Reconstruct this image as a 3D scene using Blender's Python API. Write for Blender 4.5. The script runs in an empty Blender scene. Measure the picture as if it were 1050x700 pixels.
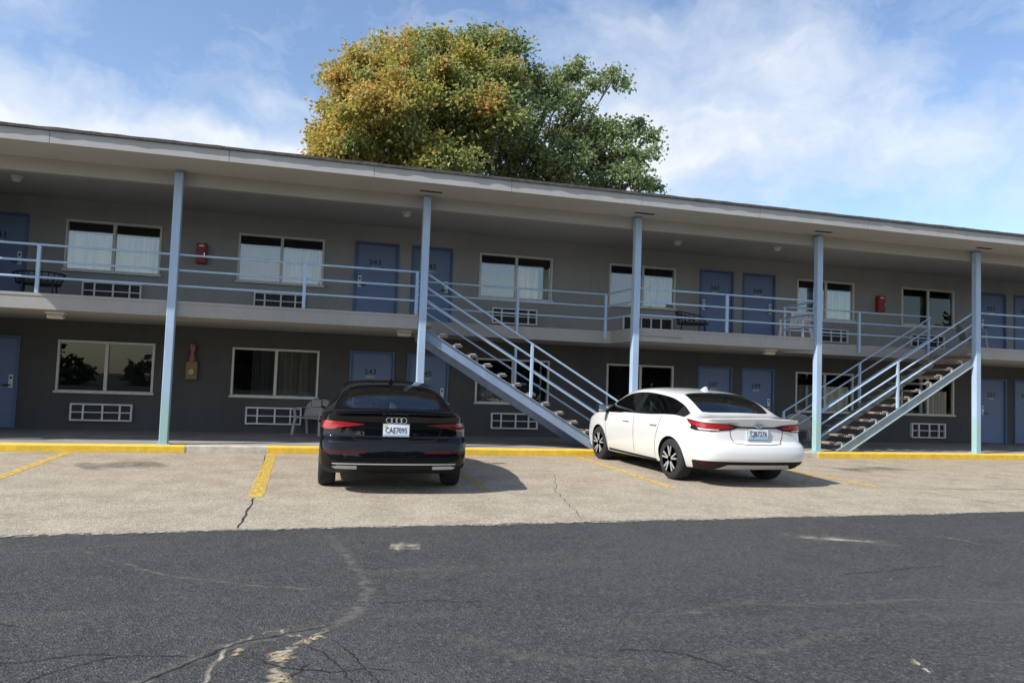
import bpy, bmesh, math, random
from mathutils import Vector, Matrix, noise
from mathutils.bvhtree import BVHTree
from mathutils.geometry import delaunay_2d_cdt
PI = math.pi
random.seed(11)
S = bpy.context.scene
C = S.collection
V = Vector

# ------------------------------------------------------------------ camera
f_px, pitch, roll, yaw, cam_h = 761.13, math.radians(3.164), math.radians(2.008), math.radians(15.283), 1.581
Fw = V((math.sin(yaw)*math.cos(pitch), math.cos(yaw)*math.cos(pitch), math.sin(pitch)))
R0 = V((math.cos(yaw), -math.sin(yaw), 0)); U0 = R0.cross(Fw)
Rr = R0*math.cos(roll) + U0*math.sin(roll); Ur = U0*math.cos(roll) - R0*math.sin(roll)
cd = bpy.data.cameras.new('camera'); cam = bpy.data.objects.new('camera', cd); C.objects.link(cam)
cd.sensor_width = 36; cd.lens = 36*f_px/1050; cd.clip_end = 2000; cd.clip_start = .05
M = Matrix((Rr, Ur, -Fw)).transposed().to_4x4(); M.translation = V((0, 0, cam_h)); cam.matrix_world = M
S.camera = cam

# ------------------------------------------------------------------ materials
def nodes(name):
    m = bpy.data.materials.new(name); m.use_nodes = True
    nt = m.node_tree; nt.nodes.clear()
    out = nt.nodes.new('ShaderNodeOutputMaterial')
    return m, nt, out
def N(nt, t, **k):
    n = nt.nodes.new(t)
    for a, b in k.items():
        if a in n.inputs: n.inputs[a].default_value = b
        else: setattr(n, a, b)
    return n
def objcoord(nt):
    return nt.nodes.new('ShaderNodeTexCoord').outputs['Object']
def ramp(nt, src, stops):
    r = nt.nodes.new('ShaderNodeValToRGB'); e = r.color_ramp.elements
    while len(e) < len(stops): e.new(.5)
    for i, (p, c) in enumerate(stops):
        e[i].position = p; e[i].color = (c, c, c, 1) if not hasattr(c, '__len__') else (*c, 1)
    nt.links.new(src, r.inputs[0]); return r.outputs[0]
def mixc(nt, fac, a, b, mode='MIX'):
    m = nt.nodes.new('ShaderNodeMix'); m.data_type = 'RGBA'; m.blend_type = mode
    for i, v in ((0, fac), (6, a), (7, b)):
        if hasattr(v, 'is_linked'): nt.links.new(v, m.inputs[i])
        elif i == 0: m.inputs[0].default_value = v
        else: m.inputs[i].default_value = (*v, 1)
    return m.outputs[2]
def mathn(nt, op, a, b=None, clamp=False):
    m = nt.nodes.new('ShaderNodeMath'); m.operation = op; m.use_clamp = clamp
    for i, v in enumerate((a, b)):
        if v is None: continue
        if hasattr(v, 'is_linked'): nt.links.new(v, m.inputs[i])
        else: m.inputs[i].default_value = v
    return m.outputs[0]
def noise_t(nt, co, scale, detail=4, rough=.6, stretch=None):
    if stretch:
        mp = N(nt, 'ShaderNodeMapping'); mp.inputs['Scale'].default_value = stretch
        nt.links.new(co, mp.inputs[0]); co = mp.outputs[0]
    n = N(nt, 'ShaderNodeTexNoise', Scale=scale, Detail=detail, Roughness=rough)
    nt.links.new(co, n.inputs['Vector']); return n.outputs['Fac']
def pbr(name, col, rough=.6, var=.18, scale=3., metal=0., bump=0., bscale=60., dirt=None, coat=0., spec=.5, streak=False):
    """painted / plain surface: base colour with uneven wear, optional dirt colour and fine bump"""
    m, nt, out = nodes(name)
    p = N(nt, 'ShaderNodeBsdfPrincipled', Roughness=rough, Metallic=metal)
    p.inputs['Specular IOR Level'].default_value = spec
    p.inputs['Coat Weight'].default_value = coat; p.inputs['Coat Roughness'].default_value = .03
    co = objcoord(nt)
    n1 = noise_t(nt, co, scale, 6, .65, (1, 1, .25) if streak else None)
    dark = tuple(c*(1-var) for c in col); lite = tuple(min(1, c*(1+var)) for c in col)
    c = mixc(nt, ramp(nt, n1, [(.3, 0), (.7, 1)]), dark, lite)
    if dirt:
        n2 = noise_t(nt, co, scale*2.3, 8, .7, (1, 1, .35) if streak else None)
        c = mixc(nt, ramp(nt, n2, [(.55, 0), (.75, .6)]), c, dirt)
    nt.links.new(c, p.inputs['Base Color'])
    if bump:
        b = N(nt, 'ShaderNodeBump', Strength=bump, Distance=.01)
        nt.links.new(noise_t(nt, co, bscale, 4), b.inputs['Height']); nt.links.new(b.outputs[0], p.inputs['Normal'])
    nt.links.new(p.outputs[0], out.inputs[0]); return m

def cloth(name, col):
    """hanging cloth: shade of its folds painted in narrow vertical bands"""
    m = pbr(name, col, .9, .06, 5); nt = m.node_tree
    p = next(n for n in nt.nodes if n.type == 'BSDF_PRINCIPLED'); src = p.inputs['Base Color'].links[0].from_socket
    n1 = noise_t(nt, objcoord(nt), 9., 3, .6, (1, 1, .04))
    c = mixc(nt, ramp(nt, n1, [(.38, .65), (.56, 0)]), src, (col[0]*.5, col[1]*.47, col[2]*.40))  # darker tone paints the shade between the folds
    nt.links.new(c, p.inputs['Base Color']); return m
def glass_mat(name, tint, refl, trans, rough=.0):
    """window glass: partly a mirror, partly clear"""
    m, nt, out = nodes(name)
    g = N(nt, 'ShaderNodeBsdfGlossy', Roughness=rough); g.inputs['Color'].default_value = (.92, .95, .93, 1)
    t = N(nt, 'ShaderNodeBsdfTransparent'); t.inputs['Color'].default_value = (*tint, 1)
    d = N(nt, 'ShaderNodeBsdfDiffuse'); d.inputs['Color'].default_value = (.01, .012, .012, 1)
    mx0 = N(nt, 'ShaderNodeMixShader'); mx0.inputs[0].default_value = trans
    nt.links.new(d.outputs[0], mx0.inputs[1]); nt.links.new(t.outputs[0], mx0.inputs[2])
    fr = N(nt, 'ShaderNodeFresnel', IOR=1.5)
    fac = mathn(nt, 'ADD', fr.outputs[0], refl, True)
    # slight waviness of the panes
    b = N(nt, 'ShaderNodeBump', Strength=.03, Distance=.02)
    nt.links.new(noise_t(nt, objcoord(nt), 1.6, 1), b.inputs['Height']); nt.links.new(b.outputs[0], g.inputs['Normal'])
    mx = N(nt, 'ShaderNodeMixShader')
    nt.links.new(fac, mx.inputs[0]); nt.links.new(mx0.outputs[0], mx.inputs[1]); nt.links.new(g.outputs[0], mx.inputs[2])
    nt.links.new(mx.outputs[0], out.inputs[0]); return m

def ground_mat(name, base, kind):
    m, nt, out = nodes(name); co = objcoord(nt)
    p = N(nt, 'ShaderNodeBsdfPrincipled', Roughness=.88); p.inputs['Specular IOR Level'].default_value = .3
    if kind == 'asphalt':
        vor = N(nt, 'ShaderNodeTexVoronoi', Scale=70.); nt.links.new(co, vor.inputs['Vector'])
        vc = N(nt, 'ShaderNodeSeparateColor'); nt.links.new(vor.outputs['Color'], vc.inputs[0])
        stone = ramp(nt, vc.outputs[0], [(0., tuple(c*.45 for c in base)), (.55, base), (.86, tuple(c*1.4 for c in base)), (1., tuple(c*2.2 for c in base))])
        big = noise_t(nt, co, .35, 6, .6); mid = noise_t(nt, co, 2.2, 7, .7)
        c = mixc(nt, ramp(nt, big, [(.35, 0), (.68, .55)]), stone, tuple(c*1.5 for c in base), 'MIX')
        c = mixc(nt, ramp(nt, mid, [(.30, .5), (.5, 0)]), c, tuple(c*.62 for c in base))
        # wheel-worn dusty streaks running along the drive
        st = noise_t(nt, co, 1.0, 8, .72, (.22, 1.25, 1))
        c = mixc(nt, ramp(nt, st, [(.55, 0), (.74, .48)]), c, (.12, .115, .105))
        fine = noise_t(nt, co, 160, 2)
        c = mixc(nt, ramp(nt, fine, [(.62, 0), (.74, .35)]), c, (.25, .245, .23))
        v2 = N(nt, 'ShaderNodeTexVoronoi', Scale=38.); nt.links.new(co, v2.inputs['Vector'])
        s2 = N(nt, 'ShaderNodeSeparateColor'); nt.links.new(v2.outputs['Color'], s2.inputs[0])
        c = mixc(nt, ramp(nt, s2.outputs[1], [(.0, .5), (.25, 0)]), c, tuple(k*.42 for k in base))
        c = mixc(nt, ramp(nt, s2.outputs[2], [(.88, 0), (1., .3)]), c, tuple(k*2.3 for k in base))
        h = mathn(nt, 'ADD', mathn(nt, 'ADD', vor.outputs['Distance'], mathn(nt, 'MULTIPLY', fine, .6)), mathn(nt, 'MULTIPLY', v2.outputs['Distance'], .8))
        bs, bd = .75, .012
    else:
        fine = noise_t(nt, co, 55, 4, .7); mid = noise_t(nt, co, 1.6, 10, .74); big = noise_t(nt, co, .22, 4)
        vor = N(nt, 'ShaderNodeTexVoronoi', Scale=85.); nt.links.new(co, vor.inputs['Vector'])
        vc = N(nt, 'ShaderNodeSeparateColor'); nt.links.new(vor.outputs['Color'], vc.inputs[0])
        c = ramp(nt, vc.outputs[0], [(0., tuple(k*.50 for k in base)), (.35, tuple(k*.88 for k in base)), (.8, base), (1., tuple(k*1.45 for k in base))])
        c = mixc(nt, ramp(nt, mid, [(.36, .75), (.54, 0)]), c, tuple(k*.58 for k in (base[0], base[1]*.97, base[2]*.93)))
        c = mixc(nt, ramp(nt, mid, [(.55, 0), (.78, .6)]), c, tuple(k*1.28 for k in base))
        c = mixc(nt, ramp(nt, big, [(.45, 0), (.7, .35)]), c, (base[0]*.8, base[1]*.79, base[2]*.76))
        spots = noise_t(nt, co, 7, 5, .75)
        c = mixc(nt, ramp(nt, spots, [(.68, 0), (.76, .6)]), c, (.10, .09, .08))
        gr = noise_t(nt, co, 16, 3, .8); c = mixc(nt, ramp(nt, gr, [(.36, .55), (.52, 0)]), c, (base[0]*.48, base[1]*.47, base[2]*.45))
        gr2 = noise_t(nt, co, 21, 3, .8, (1, .8, 1)); c = mixc(nt, ramp(nt, gr2, [(.54, 0), (.68, .6)]), c, (base[0]*1.5, base[1]*1.5, base[2]*1.45))
        h = mathn(nt, 'ADD', mathn(nt, 'ADD', fine, vor.outputs['Distance']), gr); bs, bd = .6, .012
    nt.links.new(c, p.inputs['Base Color'])
    b = N(nt, 'ShaderNodeBump', Strength=bs, Distance=bd); nt.links.new(h, b.inputs['Height'])
    nt.links.new(b.outputs[0], p.inputs['Normal']); nt.links.new(p.outputs[0], out.inputs[0]); return m

def worn_mat(name, col, lo, hi, scale=9., soft=True, rough=.8, alpha=1.):
    """paint, dust or stain lying on the ground: noise wears it through, edges feather along UV.y"""
    m, nt, out = nodes(name); co = objcoord(nt)
    p = N(nt, 'ShaderNodeBsdfPrincipled', Roughness=rough)
    n2 = noise_t(nt, co, 40, 4)
    c = mixc(nt, n2, tuple(k*.78 for k in col), tuple(min(1, k*1.18) for k in col)); nt.links.new(c, p.inputs['Base Color'])
    a = ramp(nt, noise_t(nt, co, scale, 9, .72), [(lo, 0), (hi, 1)])
    if soft:
        uv = N(nt, 'ShaderNodeTexCoord'); sp = N(nt, 'ShaderNodeSeparateXYZ'); nt.links.new(uv.outputs['UV'], sp.inputs[0])
        e = mathn(nt, 'MULTIPLY', mathn(nt, 'MULTIPLY', sp.outputs[1], mathn(nt, 'SUBTRACT', 1., sp.outputs[1])), 4.)
        e2 = mathn(nt, 'MULTIPLY', mathn(nt, 'MULTIPLY', sp.outputs[0], mathn(nt, 'SUBTRACT', 1., sp.outputs[0])), 14., True)
        a = mathn(nt, 'MULTIPLY', mathn(nt, 'MULTIPLY', a, e), e2)
    a = mathn(nt, 'MULTIPLY', a, alpha, True)
    t = N(nt, 'ShaderNodeBsdfTransparent'); mx = N(nt, 'ShaderNodeMixShader')
    nt.links.new(a, mx.inputs[0]); nt.links.new(t.outputs[0], mx.inputs[1]); nt.links.new(p.outputs[0], mx.inputs[2])
    nt.links.new(mx.outputs[0], out.inputs[0]); return m

MT = {}
MT['asphalt'] = ground_mat('asphalt', (.055, .0555, .0535), 'asphalt')
MT['concrete'] = ground_mat('aggregate_concrete', (.44, .378, .29), 'concrete')
MT['walk'] = pbr('walkway_concrete', (.27, .255, .23), .85, .25, 1.5, bump=.3, bscale=40, dirt=(.15, .14, .13))
MT['kerb'] = pbr('kerb_concrete', (.50, .46, .38), .85, .25, 5, bump=.4, dirt=(.25, .22, .18))
MT['kerb_yellow'] = pbr('yellow_kerb_paint', (.72, .47, .04), .7, .16, 6, bump=.4, dirt=(.46, .30, .09))
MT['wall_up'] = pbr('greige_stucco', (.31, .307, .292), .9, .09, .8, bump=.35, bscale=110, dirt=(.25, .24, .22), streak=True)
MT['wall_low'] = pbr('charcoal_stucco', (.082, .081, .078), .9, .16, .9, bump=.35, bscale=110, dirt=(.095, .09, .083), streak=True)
MT['slab'] = pbr('painted_slab', (.32, .31, .287), .8, .08, 1.2, bump=.15, dirt=(.23, .215, .19), streak=True)
MT['fascia'] = pbr('painted_fascia', (.39, .385, .37), .75, .07, 1.0, bump=.12, dirt=(.32, .30, .265), streak=True)
MT['soffit'] = pbr('painted_soffit', (.385, .38, .36), .85, .06, .7, bump=.1)
MT['ceiling'] = pbr('walkway_ceiling', (.33, .325, .31), .9, .06, .7, bump=.1)
MT['shingle'] = pbr('roof_shingle', (.10, .095, .09), .95, .4, 14, bump=.8, bscale=50)
MT['door'] = pbr('blue_door_paint', (.145, .205, .345), .5, .05, 1.6, bump=.04)
MT['door_frame'] = pbr('door_frame_paint', (.10, .145, .255), .55, .06, 2)
MT['blue_steel'] = pbr('light_blue_steel_paint', (.36, .48, .63), .45, .10, 3, bump=.06, bscale=30, dirt=(.28, .36, .44), streak=True)
def post_mat():
    m = MT['blue_steel'].copy(); m.name = 'post_paint'; nt = m.node_tree
    p = next(n for n in nt.nodes if n.type == 'BSDF_PRINCIPLED'); src = p.inputs['Base Color'].links[0].from_socket
    co = objcoord(nt); sp = N(nt, 'ShaderNodeSeparateXYZ'); nt.links.new(co, sp.inputs[0])
    h = mathn(nt, 'ADD', sp.outputs[2], mathn(nt, 'MULTIPLY', noise_t(nt, co, 3., 6, .7), 1.2))
    c = mixc(nt, ramp(nt, mathn(nt, 'MULTIPLY', h, .25), [(.34, 1), (.40, 0)]), src, (.30, .47, .47))
    nt.links.new(c, p.inputs['Base Color']); return m
MT['post_paint'] = post_mat()
MT['stringer'] = pbr('stringer_blue_paint', (.22, .29, .40), .45, .12, 3, dirt=(.13, .16, .2), streak=True)
MT['stringer_green'] = pbr('stringer_grey_green_paint', (.25, .31, .33), .5, .14, 3, dirt=(.15, .17, .17), streak=True)
MT['tread'] = pbr('stair_tread_concrete', (.25, .20, .16), .85, .3, 9, bump=.3, dirt=(.22, .17, .14))
MT['bracket'] = pbr('bracket_paint', (.42, .42, .40), .6, .2, 20)
MT['alu'] = pbr('window_frame_metal', (.62, .61, .57), .45, .12, 8)
MT['alu_ac'] = pbr('grille_frame_metal', (.76, .75, .71), .5, .10, 8, dirt=(.5, .47, .42))
MT['louver'] = pbr('dark_louvre', (.035, .035, .037), .6, .2, 8)
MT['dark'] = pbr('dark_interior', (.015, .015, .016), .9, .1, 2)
MT['curtain'] = cloth('pale_curtain', (.74, .75, .70))
MT['curtain_cream'] = cloth('cream_curtain', (.80, .77, .66))
MT['curtain_brown'] = cloth('taupe_curtain', (.20, .18, .155))
MT['curtain_dim'] = pbr('grey_green_blind', (.20, .235, .235), .9, .1, 5)
MT['glass'] = glass_mat('window_glass', (.97, .985, .975), .17, 1.)
MT['glass_low'] = glass_mat('window_glass_tinted', (.95, .97, .96), .015, 1.)
MT['white_metal'] = pbr('white_enamel', (.72, .72, .70), .4, .06, 5)
MT['chrome'] = pbr('chrome', (.75, .76, .78), .12, .03, 5, metal=1.)
MT['steel'] = pbr('brushed_steel', (.55, .55, .55), .35, .08, 20, metal=.9)
MT['black_iron'] = pbr('black_wrought_iron', (.012, .012, .014), .45, .3, 20)
MT['red'] = pbr('red_cabinet_paint', (.28, .012, .018), .4, .12, 6)
MT['brown_metal'] = pbr('brass_fitting', (.20, .14, .055), .5, .35, 25, metal=.3)
MT['pink'] = pbr('faded_red_paint', (.30, .12, .11), .6, .35, 25)
MT['plastic_white'] = pbr('white_plastic', (.82, .82, .80), .45, .06, 5)
MT['plastic_grey'] = pbr('grey_plastic', (.36, .355, .335), .6, .08, 5)
MT['lamp_glass'] = pbr('lamp_lens', (.55, .53, .46), .35, .06, 10)
MT['ink'] = pbr('number_ink', (.012, .012, .018), .6, .1, 20)
MT['plaque'] = pbr('door_plaque', (.42, .38, .24), .5, .12, 20)
MT['rubber'] = pbr('tyre_rubber', (.016, .016, .017), .85, .25, 14, bump=.2)
MT['rim'] = pbr('alloy_rim', (.40, .41, .42), .4, .1, 10, metal=.3)
MT['rim_dark'] = pbr('dark_rim', (.085, .087, .09), .45, .15, 10, metal=.5)
MT['trim'] = pbr('black_trim', (.010, .010, .011), .55, .15, 10, spec=.2)
MT['paint_white'] = pbr('white_car_paint', (.66, .665, .66), .35, .015, 1.2, coat=1., dirt=None)
MT['paint_black'] = pbr('black_car_paint', (.004, .0046, .0065), .6, .2, 2.5, coat=.75, spec=.0)
MT['car_glass'] = glass_mat('car_glass', (.58, .66, .63), .06, .95)
MT['lens_red'] = pbr('tail_lamp_red', (.33, .006, .012), .18, .15, 14, coat=1.)
MT['lens_shaded'] = pbr('tail_lamp_shaded', (.10, .006, .009), .2, .15, 14, coat=1.)  # darker copy of the lamp red, paints the right lamp in shade
MT['lens_clear'] = pbr('tail_lamp_clear', (.62, .58, .55), .2, .1, 14, coat=1.)
MT['reflector'] = pbr('red_reflector', (.09, .004, .008), .4, .12, 30, spec=.15)
MT['silver'] = pbr('silver_plastic', (.48, .485, .49), .4, .06, 10)
MT['plate'] = pbr('licence_plate_white', (.70, .74, .78), .45, .05, 10)
MT['plate_blue'] = pbr('licence_plate_blue', (.30, .48, .62), .45, .08, 10)
MT['plate_ink'] = pbr('licence_plate_ink', (.015, .03, .09), .5, .1, 10)
MT['plate_yellow'] = pbr('licence_plate_sticker', (.6, .45, .08), .5, .1, 10)
MT['seat'] = pbr('car_upholstery', (.035, .036, .038), .8, .15, 10)
MT['line'] = worn_mat('worn_yellow_line', (.68, .45, .07), .38, .54, 12., soft=False, alpha=.95)
MT['line_faint'] = worn_mat('faded_yellow_line', (.62, .40, .07), .42, .60, 10., soft=False, alpha=.75)
MT['dust'] = worn_mat('pale_sand_dust', (.42, .37, .29), .40, .62, 7.)
MT['dust_faint'] = worn_mat('grey_wear', (.15, .143, .132), .42, .66, 9., alpha=.7)
MT['crack_dust'] = worn_mat('crack_dust', (.18, .17, .155), .40, .64, 8., alpha=.75)
MT['crack'] = worn_mat('asphalt_crack', (.012, .012, .012), .25, .40, 14.)
MT['stain'] = worn_mat('oil_stain', (.13, .11, .09), .30, .62, 3.5, alpha=.6)
MT['edge'] = worn_mat('crumbled_edge', (.44, .40, .33), .46, .58, 14.)
MT['straw'] = worn_mat('dry_straw', (.46, .37, .22), .44, .56, 30.)
MT['bark'] = pbr('bark', (.10, .085, .068), .95, .35, 6, bump=.8, bscale=25)

def leaf_mat():
    m, nt, out = nodes('leaves')
    at = N(nt, 'ShaderNodeAttribute', attribute_name='tint')
    d = N(nt, 'ShaderNodeBsdfPrincipled', Roughness=.55); d.inputs['Specular IOR Level'].default_value = .35
    t = N(nt, 'ShaderNodeBsdfTranslucent'); mx = N(nt, 'ShaderNodeMixShader'); mx.inputs[0].default_value = .48
    nt.links.new(at.outputs['Color'], d.inputs['Base Color']); nt.links.new(at.outputs['Color'], t.inputs['Color'])
    nt.links.new(d.outputs[0], mx.inputs[1]); nt.links.new(t.outputs[0], mx.inputs[2]); nt.links.new(mx.outputs[0], out.inputs[0])
    return m
MT['leaf'] = leaf_mat()

# ------------------------------------------------------------------ object helpers
def wloc(o):
    l = V((0, 0, 0))
    while o: l += o.location; o = o.parent
    return l
def thing(name, label, cat, loc=(0, 0, 0), rz=0, group=None, kind=None):
    o = bpy.data.objects.new(name, None); C.objects.link(o); o.location = loc; o.rotation_euler = (0, 0, rz)
    o.empty_display_size = .2
    return tag(o, label, cat, group, kind)
def tag(o, label=None, cat=None, group=None, kind=None):
    if label: o['label'] = label
    if cat: o['category'] = cat
    if group: o['group'] = group
    if kind: o['kind'] = kind
    return o
def mk(name, bm, mat, parent=None, loc=None, world=True, smooth=False):
    """link a bmesh as ONE object; world=True: verts are world coordinates, moved to the parent's frame"""
    base = wloc(parent) if parent else V((0, 0, 0))
    if isinstance(bm, bpy.types.Mesh): me = bm
    else:
        bmesh.ops.recalc_face_normals(bm, faces=bm.faces)
        me = bpy.data.meshes.new(name); bm.to_mesh(me); bm.free()
    o = bpy.data.objects.new(name, me); C.objects.link(o)
    if world:
        org = V(loc) if loc is not None else base
        me.transform(Matrix.Translation(-org))
        o.location = org - base
    else:
        o.location = loc or (0, 0, 0)
    if parent: o.parent = parent
    me.materials.clear() if len(me.materials) == 0 else None
    for m in (mat if isinstance(mat, (list, tuple)) else [mat]):
        if m: me.materials.append(MT[m] if isinstance(m, str) else m)
    if smooth:
        for p in me.polygons: p.use_smooth = True
    return o
def copy_tree(o, parent=None, loc=None, rz=None):
    c = o.copy(); C.objects.link(c)
    if parent: c.parent = parent
    if loc is not None: c.location = loc
    if rz is not None: c.rotation_euler = (0, 0, rz)
    for ch in [x for x in bpy.data.objects if x.parent == o]: copy_tree(ch, c)
    return c
def BM(): return bmesh.new()
def box(bm, x0, x1, y0, y1, z0, z1, bev=0.):
    vs = [bm.verts.new((x, y, z)) for x in (x0, x1) for y in (y0, y1) for z in (z0, z1)]
    q = [(0, 1, 3, 2), (4, 6, 7, 5), (0, 4, 5, 1), (2, 3, 7, 6), (0, 2, 6, 4), (1, 5, 7, 3)]
    fs = [bm.faces.new([vs[i] for i in f]) for f in q]
    if bev:
        bmesh.ops.bevel(bm, geom=list({e for f in fs for e in f.edges}), offset=bev, segments=2, affect='EDGES', profile=.5)
    return bm
def frame_axes(d):
    d = d.normalized(); a = V((0, 0, 1)) if abs(d.z) < .95 else V((1, 0, 0))
    u = d.cross(a).normalized(); return u, u.cross(d)
def tube(bm, pts, r, n=8, closed=False, cap=True):
    pts = [V(p) for p in pts]; rs = r if hasattr(r, '__len__') else [r]*len(pts)
    rings = []
    for i, p in enumerate(pts):
        if closed: d = pts[(i+1) % len(pts)] - pts[i-1]
        else: d = pts[min(i+1, len(pts)-1)] - pts[max(i-1, 0)]
        if i == 0 or closed and i == 0: u, v = frame_axes(d)
        else:
            dn = d.normalized(); u = (u - dn*u.dot(dn)).normalized(); v = u.cross(dn)
        rings.append([bm.verts.new(p + (u*math.cos(2*PI*k/n) + v*math.sin(2*PI*k/n))*rs[i]) for k in range(n)])
    m = len(rings)
    for i in range(m if closed else m-1):
        a, b = rings[i], rings[(i+1) % m]
        for k in range(n): bm.faces.new((a[k], a[(k+1) % n], b[(k+1) % n], b[k]))
    if cap and not closed:
        bm.faces.new(rings[0][::-1]); bm.faces.new(rings[-1])
    return bm
def bar(bm, p, q, w, h=None):
    """square bar from p to q"""
    p, q = V(p), V(q); h = h or w; d = (q-p).normalized()
    u = d.cross(V((0, 0, 1))) if abs(d.z) < .98 else V((1, 0, 0))
    u.normalize(); v = u.cross(d)
    a = [bm.verts.new(p + u*sx*w/2 + v*sz*h/2) for sx, sz in ((-1, -1), (1, -1), (1, 1), (-1, 1))]
    b = [bm.verts.new(q + u*sx*w/2 + v*sz*h/2) for sx, sz in ((-1, -1), (1, -1), (1, 1), (-1, 1))]
    bm.faces.new(a[::-1]); bm.faces.new(b)
    for k in range(4): bm.faces.new((a[k], a[(k+1) % 4], b[(k+1) % 4], b[k]))
    return bm
def prism_xz(bm, poly, y0, y1):
    a = [bm.verts.new((x, y0, z)) for x, z in poly]; b = [bm.verts.new((x, y1, z)) for x, z in poly]
    bm.faces.new(a); bm.faces.new(b[::-1]); n = len(a)
    for k in range(n): bm.faces.new((a[k], b[k], b[(k+1) % n], a[(k+1) % n]))
    return bm
def prism_xy(bm, poly, z0, z1):
    a = [bm.verts.new((x, y, z0)) for x, y in poly]; b = [bm.verts.new((x, y, z1)) for x, y in poly]
    bm.faces.new(a[::-1]); bm.faces.new(b); n = len(a)
    for k in range(n): bm.faces.new((a[k], a[(k+1) % n], b[(k+1) % n], b[k]))
    return bm
def lathe(bm, prof, n=32, axis='z', c=(0, 0, 0)):
    rings = []
    for r, h in prof:
        ring = []
        for k in range(n):
            a = 2*PI*k/n; x, y = r*math.cos(a), r*math.sin(a)
            p = (x, y, h) if axis == 'z' else (h, x, y) if axis == 'x' else (x, h, y)
            ring.append(bm.verts.new(V(p) + V(c)))
        rings.append(ring)
    for a, b in zip(rings, rings[1:]):
        for k in range(n): bm.faces.new((a[k], a[(k+1) % n], b[(k+1) % n], b[k]))
    for rg in (rings[0], rings[-1]):
        try: bm.faces.new(rg)
        except ValueError: pass
    return bm
def text_bm(s, size, depth=.002, width=None):
    """text standing in the XZ plane, facing -Y, centred"""
    cu = bpy.data.curves.new('lettering', 'FONT'); cu.body = s; cu.size = size; cu.extrude = depth
    cu.align_x = 'CENTER'; cu.align_y = 'CENTER'; cu.resolution_u = 2
    o = bpy.data.objects.new('lettering', cu); C.objects.link(o)
    me = bpy.data.meshes.new_from_object(o.evaluated_get(bpy.context.evaluated_depsgraph_get()))
    bpy.data.objects.remove(o); bpy.data.curves.remove(cu)
    bm = BM(); bm.from_mesh(me); bpy.data.meshes.remove(me)
    if bm.verts:
        xs = [v.co.x for v in bm.verts]; k = width/(max(xs)-min(xs)) if width else 1.
        for v in bm.verts: v.co = V((v.co.x*k, -v.co.z, v.co.y))
    return bm
def ribbon(name, pts, w, mat, z, jit=.0, sub=6, wj=.3, kind='structure'):
    """strip lying on the ground along a polyline; UV.x runs along it, UV.y across"""
    P = [V((*p[:2], 0)) for p in pts]; fine = []
    for a, b in zip(P, P[1:]):
        for k in range(sub): fine.append(a.lerp(b, k/sub))
    fine.append(P[-1])
    n = len(fine); bm = BM(); uvl = bm.loops.layers.uv.new('UVMap'); rows = []
    for i, p in enumerate(fine):
        d = (fine[min(i+1, n-1)] - fine[max(i-1, 0)]).normalized(); nn = V((-d.y, d.x, 0))
        q = p + nn*jit*(random.random()-.5)*2*(0 if i in (0, n-1) else 1)
        ww = (w if not hasattr(w, '__len__') else w[0] + (w[1]-w[0])*i/(n-1))*(1 + wj*(random.random()-.5)*2)/2
        rows.append((bm.verts.new((q + nn*ww).to_3d() + V((0, 0, z))), bm.verts.new((q - nn*ww) + V((0, 0, z)))))
    for i in range(n-1):
        fc = bm.faces.new((rows[i][0], rows[i][1], rows[i+1][1], rows[i+1][0]))
        for l, uv in zip(fc.loops, ((i/(n-1), 0), (i/(n-1), 1), ((i+1)/(n-1), 1), ((i+1)/(n-1), 0))): l[uvl].uv = uv
    me = bpy.data.meshes.new(name); bm.normal_update(); bm.to_mesh(me); bm.free()
    o = bpy.data.objects.new(name, me); C.objects.link(o); me.materials.append(MT[mat]); o['kind'] = kind
    return o
def struct(o): o['kind'] = 'structure'; return o

# ------------------------------------------------------------------ ground
bm = BM(); box(bm, -220, 260, -220, 260, -.5, -.005); struct(mk('asphalt_ground', bm, 'asphalt'))
def edgeY(x): return 8.09 + .032*x + .05*noise.noise(V((x*.9, 0, 3))) + .03*noise.noise(V((x*4.1, 5, 0)))
X0C, X1C = -30., 45.
xs = [X0C + (X1C-X0C)*i/500 for i in range(501)]
bm = BM(); prism_xy(bm, [(x, edgeY(x)) for x in xs] + [(X1C, 15.63), (X0C, 15.63)], -.02, 0.)
struct(mk('concrete_parking_pad', bm, 'concrete'))
ribbon('crumbled_pad_edge', [(x, edgeY(x)-.03) for x in xs[60:420:6]], .17, 'edge', .0045, .03, 3)
# kerb: bare concrete core, painted yellow in front of the bays
YK = 15.63
bm = BM(); box(bm, X0C, X1C, YK+.012, YK+.30, -.02, .142, .02); struct(mk('kerb', bm, 'kerb'))
def kerb_paint(x0, x1):
    bm = BM(); n = max(2, int((x1-x0)/.25)); prev = None
    for i in range(n+1):
        x = x0 + (x1-x0)*i/n; j = .006*noise.noise(V((x*3, 1, 2))); e = .012*noise.noise(V((x*2.2, 7, 2)))
        if i == n: x += .03*(random.random())
        col = [bm.verts.new(p) for p in ((x, YK+.004+j*.3, .001), (x, YK-.002+j*.3, .118+j), (x, YK+.03, .1475+j*.3), (x, YK+.13+e, .1475), (x, YK+.14+e, .12), (x, YK+.02, .001))]
        if prev:
            for k in range(6): bm.faces.new((prev[k], col[k], col[(k+1) % 6], prev[(k+1) % 6]))
        else: bm.faces.new(col[::-1])
        prev = col
    bm.faces.new(prev)
    return struct(mk('yellow_kerb_paint', bm, 'kerb_yellow'))
for a, b in ((-14., -2.24), (-.70, 7.9), (12.14, 26.)): kerb_paint(a, b)
bm = BM(); box(bm, -8.0, 28.5, YK+.30, 19.5, -.02, .145); struct(mk('walkway', bm, 'walk'))
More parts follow.
